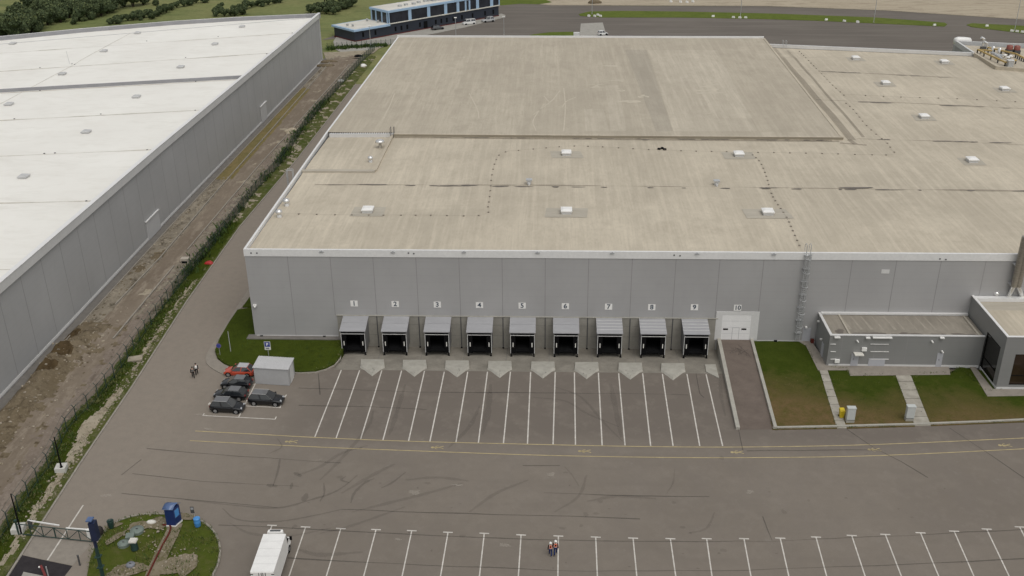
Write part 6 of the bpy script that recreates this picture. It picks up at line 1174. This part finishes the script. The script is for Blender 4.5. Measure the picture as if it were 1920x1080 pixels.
for k in range(1500):
    x, y = rnd.uniform(160,412), rnd.uniform(966,1085); p = U(x,y,.2)
    cx_, cy_ = (x-290)/122, (y-1040)/74
    if cx_*cx_+cy_*cy_ > .98: continue
    if noise2(p.x, p.y, .35) < -.05: continue
    tuft(mb, p, .3, rnd.uniform(.08,.28), 3, 0 if rnd.random() < .6 else 1)
for k in range(700):
    x, y = rnd.uniform(406,636), rnd.uniform(600,696); p = U(x,y,.2)
    if p.x < -1.5 or p.x > 12.8 or p.y > -1.2 or p.y < -8.5: continue
    tuft(mb, Vector((p.x,p.y,hl(p.x,p.y))), .35, rnd.uniform(.06,.2), 3, 0)
for k in range(500):
    x, y = rnd.uniform(1450,1915), rnd.uniform(650,795); p = U(x,y,.25)
    if p.x < 72.4 or p.y > -9 or p.y < -19 or (p.y > -13.5 and p.x > 99): continue
    if any(abs(p.x-(xa+(p.y+9)*s_)) < 1.3 for xa, s_ in ((79.4,.02),(88.8,.02))): continue
    tuft(mb, Vector((p.x,p.y,hr(p.x,p.y))), .3, rnd.uniform(.06,.16), 3, 0 if rnd.random() < .5 else 1)
for poly, hf, n in ([([U(*q,.25) for q in pl], hr, 260) for pl in RL]+[(isl, lambda x, y: .2, 500), (ll, hl, 320)]):
    for k in range(n):
        i = rnd.randrange(len(poly)); a, b = poly[i], poly[(i+1) % len(poly)]; p = a+(b-a)*rnd.random(); ce = sum(poly, Vector((0,0,0)))/len(poly); p = p+(ce-p).normalized()*rnd.uniform(-.05,.35)
        if p.y > -.8 or (p.y < -51 and p.x < 6): continue
        tuft(mb, Vector((p.x,p.y,hf(p.x,p.y))), .18, rnd.uniform(.06,.2), 3, 0 if rnd.random() < .6 else 1)
mb.build('lawn_tufts', ['weed_leaf','weed_pale']); tag(bpy.data.objects['lawn_tufts'], 'tufts of longer grass in the lawns and the island', 'grass tufts', kind='stuff')

# ------------------------------------------------------------------ far road furniture
def tmast(x, y, hh, lab, r=.12, arm=True, head=True):
    p = U(x, y); t = thing('street_lamp', p, lab, 'street lamp', 'lamps behind the warehouse'); MB().tube(p, p+Vector((0,0,hh)), r, 8, r*.6).build('pole', 'galv', t)
    MB().box((p.x-.25,p.y-.25,p.z),(p.x+.25,p.y+.25,p.z+.3)).build('foot', 'concrete_light', t)
    MB().box((p.x-.45,p.y-.3,hh),(p.x+.45,p.y+.3,hh+.22)).build('lamp_head', 'white', t)
tmast(1388,33,15,'tall grey lamp mast on the long verge, left of two'); tmast(1638,42.5,15,'tall grey lamp mast on the long verge, right of two'); tmast(1902,58,15,'tall grey lamp mast on the short right verge'); tmast(1110,27,15,'tall grey lamp mast at the left end of the long verge',.12)
tmast(855,70,6.4,'slim lamp post between the dark car and the white van'); tmast(945,66,6.0,'slim lamp post right of the silver car',.1); tmast(695,88,6.6,'slim lamp post in front of the low navy wing',.1)
GB = (((1104,31),(1115,31.5),(1121,29.5),(1126,31.5)), 'white concrete block at the left end of the long verge'), (((1337,32),),'single white block left of the left lamp mast'), (((1375,34),(1387,34.5),(1398,34.5)),'white concrete block beside the left lamp mast'), (((1549,38.5),),'single white block midway along the long verge'), (((1583,41),(1608,42.5)),'white concrete block left of the right lamp mast'), (((1752,48.5),),'single white block at the right end of the long verge'), (((1850,50),),'single white block on the short right verge'), (((1897,59.5),(1907,60.5),(1917,61.5)),'white concrete block at the foot of the right verge mast'), (((1258,4),(1276,4.5),(1288,5),(1299,4)),'white rubble block at the edge of the sandy field')
for pts, lab in GB:
    for x, y in pts:
        p = U(x, y); a = -.7 if len(pts) > 1 else .3; c_, s_ = cos(a), sin(a); tag(MB().add([p+Vector((dx*c_-dy*s_, dx*s_+dy*c_, z)) for dx, dy, z in ((-.55,-.28,0),(.55,-.28,0),(.55,.28,0),(-.55,.28,0),(-.45,-.16,.7),(.45,-.16,.7),(.45,.16,.7),(-.45,.16,.7))], [(3,2,1,0),(4,5,6,7),(0,1,5,4),(1,2,6,5),(2,3,7,6),(3,0,4,7)]).build('barrier_block', 'white'), lab, 'barrier block', 'white blocks along the far road')
p = U(1808,84); t = thing('tanker', Vector((p.x,p.y+4,0)), 'large rounded white tank just behind the plant roof corner', 'tank')
mb = MB(); prof = [(-3.2,.3),(-3.0,1.1),(-1.5,1.45),(1.5,1.4),(4.5,1.1),(5.2,.3)]; vs = []
p2 = U(1806,74,13.2)
for x, r in prof: vs += [Vector((p2.x+x*.55, p2.y+1.5+r*cos(a)*.7, 12.5+r*.75*sin(a))) for a in [2*pi*i/14 for i in range(14)]]
mb.add(vs, [(j*14+i, j*14+(i+1) % 14, (j+1)*14+(i+1) % 14, (j+1)*14+i) for j in range(5) for i in range(14)], 0, True); mb.add(vs[:14], [tuple(range(14))]); mb.add(vs[-14:], [tuple(range(14))[::-1]]); mb.build('shell', 'white', t)
MB().box((p2.x-1.4,p2.y+.6,0),(p2.x-1.1,p2.y+2.4,11.4)).box((p2.x+1.5,p2.y+.6,0),(p2.x+1.8,p2.y+2.4,11.4)).build('support', 'galv', t)
p = U(1114,3.5); lump('soil_heap', 1114, 5, 2.6, 1.6, 1.2, 'soil_earth', 'dark soil heap on the sandy field edge', 'heap')

# ------------------------------------------------------------------ bushes and trees
def crown_mesh(name, lobes, n, leafs, seed, mats):
    r = random.Random(seed); mb = MB()
    for k in range(n):
        c, rr = r.choice(lobes); u = r.uniform(-.35,1); a = r.uniform(0,6.283); q = math.sqrt(max(0,1-u*u)); rad = rr*(.72+.32*r.random()**.5)
        p = Vector(c)+Vector((cos(a)*q, sin(a)*q, u*.9))*rad; s_ = leafs*r.uniform(.6,1.4); d1 = Vector((r.gauss(0,1),r.gauss(0,1),r.gauss(0,.6))).normalized(); d2 = d1.cross(Vector((r.gauss(0,1),r.gauss(0,1),r.gauss(0,1)))).normalized()
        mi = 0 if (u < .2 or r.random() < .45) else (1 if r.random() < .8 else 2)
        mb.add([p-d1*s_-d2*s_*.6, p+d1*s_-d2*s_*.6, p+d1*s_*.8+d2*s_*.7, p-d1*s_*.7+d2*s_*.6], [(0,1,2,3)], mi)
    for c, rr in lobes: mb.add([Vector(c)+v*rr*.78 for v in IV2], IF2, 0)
    me = bpy.data.meshes.new(name); me.from_pydata(mb.v, [], mb.f)
    for x in mats: me.materials.append(M[x])
    for p, mi in zip(me.polygons, mb.m): p.material_index = mi
    return me
bm = bmesh.new(); bmesh.ops.create_icosphere(bm, subdivisions=2, radius=1); IV2 = [v.co*(1+rnd.uniform(-.12,.12)) for v in bm.verts]; bm.verts.index_update(); IF2 = [[v.index for v in f.verts] for f in bm.faces]; bm.free()
VAR = []
for sd in range(5):
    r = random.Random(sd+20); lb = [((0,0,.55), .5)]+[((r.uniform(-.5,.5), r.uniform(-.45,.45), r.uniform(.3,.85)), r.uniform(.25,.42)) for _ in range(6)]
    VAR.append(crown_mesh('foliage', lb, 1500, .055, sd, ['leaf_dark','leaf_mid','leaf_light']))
tm = MB()
for k in range(4): a = k*1.6; tm.tube((0,0,-.05),(cos(a)*.22,sin(a)*.2,.55), .035, 5, .015)
TM = tm.build('trunk', 'bark'); TMe = TM.data; bpy.data.objects.remove(TM)
PALE = [crown_mesh('foliage', [((0,0,.4),.45),((.3,.1,.35),.35),((-.3,0,.35),.35)], 900, .06, 77, ['leaf_mid','leaf_light','leaf_mid'])]
def bush(px, py, w, label, group, name='bush', cat='bush', tall=1., pale=False):
    p = U(px, py+w*.32*tall); p.z = -.1; s_ = w/5.6*.66
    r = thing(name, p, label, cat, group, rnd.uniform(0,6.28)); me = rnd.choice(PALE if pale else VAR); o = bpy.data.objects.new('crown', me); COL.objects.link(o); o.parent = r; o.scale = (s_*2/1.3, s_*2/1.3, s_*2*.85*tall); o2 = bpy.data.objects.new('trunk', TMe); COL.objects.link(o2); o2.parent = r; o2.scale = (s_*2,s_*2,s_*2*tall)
lt = 'tall dark green tree in the thicket behind the white roof, upper left'
for x, y in ((25,35),(45,28),(60,38),(35,50),(10,55),(55,53),(75,45),(90,38),(100,27),(110,18),(125,12),(145,18),(165,22),(180,14),(160,8),(200,12),(218,8),(235,4),(140,5),(100,8),(80,16),(66,12),(115,33),(130,25),(190,20),(3,64),(25,62),(48,58),(250,1),(270,-1),(175,27),(150,30),(88,26),(70,28),(118,5),(180,3),(40,40),(205,1),(60,48)): bush(x+rnd.uniform(-2,2), y+rnd.uniform(-1,1), rnd.uniform(20,31), lt, 'trees of the left thicket', 'tree', 'tree', 1.25)
for x, y, lab in ((140,42,'small round bush standing alone right of the thicket'),(293,6,'small round bush alone in the upper meadow'),(172,32,'low bush at the right foot of the thicket'),(145,34,'pale low bush at the lower right of the thicket'),(158,36,'pale low bush in front of the thicket'),(138,22,'pale bush in the middle of the thicket front')): bush(x, y, 11, lab, None, pale='pale' in lab)
for x, y in ((205,42),(218,40),(228,37),(240,35),(250,33),(262,34),(270,30),(285,32),(295,27),(302,22),(312,19),(322,14),(258,30),(280,28)): bush(x, y, rnd.uniform(10,15), 'low shrub in the hedge row just above the white roof edge', 'shrubs above the white roof')
for x, y in ((332,11),(345,8),(355,5),(368,2),(382,0),(322,15)): bush(x, y, rnd.uniform(11,16), 'dark shrub in the band at the top, left of the roof peak', 'shrubs of the upper band')
for x, y in ((406,26),(414,20),(421,26),(432,25),(442,21),(452,18),(462,12),(472,10),(482,8),(492,7),(503,5),(515,3),(526,1),(412,15),(440,26),(455,23)): bush(x, y, rnd.uniform(10,15), 'dark shrub in the row rising to the right behind the white roof', 'shrubs of the right row')
for x, y in ((583,20),(593,16),(603,14),(614,17),(622,13),(632,17),(641,13),(650,10),(660,7),(645,4),(612,22),(625,22),(598,22)): bush(x, y, rnd.uniform(13,18), 'low shrub behind the far right corner of the white roof', 'shrubs behind the roof corner')
p = U(609,9); t = thing('conifer', p, 'dark narrow tree cut by the top of the picture above the white roof corner', 'tree'); MB().tube(p, p+Vector((0,0,5)), .25, 8, .1).build('trunk', 'bark', t)
o = bpy.data.objects.new('crown', VAR[2]); COL.objects.link(o); o.parent = t; o.location = (0,0,1.2); o.scale = (2.2,2.2,9)

# ------------------------------------------------------------------ light
w = bpy.data.worlds.new('World'); sc.world = w; w.use_nodes = True; nt_ = w.node_tree; bg = nt_.nodes['Background']
sk = nt_.nodes.new('ShaderNodeTexSky'); sk.sky_type = 'NISHITA'; sk.sun_disc = False; SE, SA = R(62), R(150)
sk.sun_elevation = SE; sk.sun_rotation = SA; sk.dust_density = 4; sk.air_density = 1.5; sk.ozone_density = 1
hs = nt_.nodes.new('ShaderNodeHueSaturation'); hs.inputs['Saturation'].default_value = .18; nt_.links.new(sk.outputs[0], hs.inputs['Color']); nt_.links.new(hs.outputs[0], bg.inputs['Color']); bg.inputs['Strength'].default_value = .125
sd = bpy.data.lights.new('sun', 'SUN'); sd.energy = .6; sd.angle = R(50); sd.color = (1,.95,.87); so = bpy.data.objects.new('sun', sd); COL.objects.link(so)
dirv = Vector((sin(SA)*cos(SE), cos(SA)*cos(SE), sin(SE))); so.rotation_euler = dirv.to_track_quat('Z', 'Y').to_euler(); so.location = dirv*200
sc.view_settings.view_transform = 'Standard'; sc.view_settings.look = 'None'; sc.view_settings.gamma = 1; sc.view_settings.exposure = 0.0
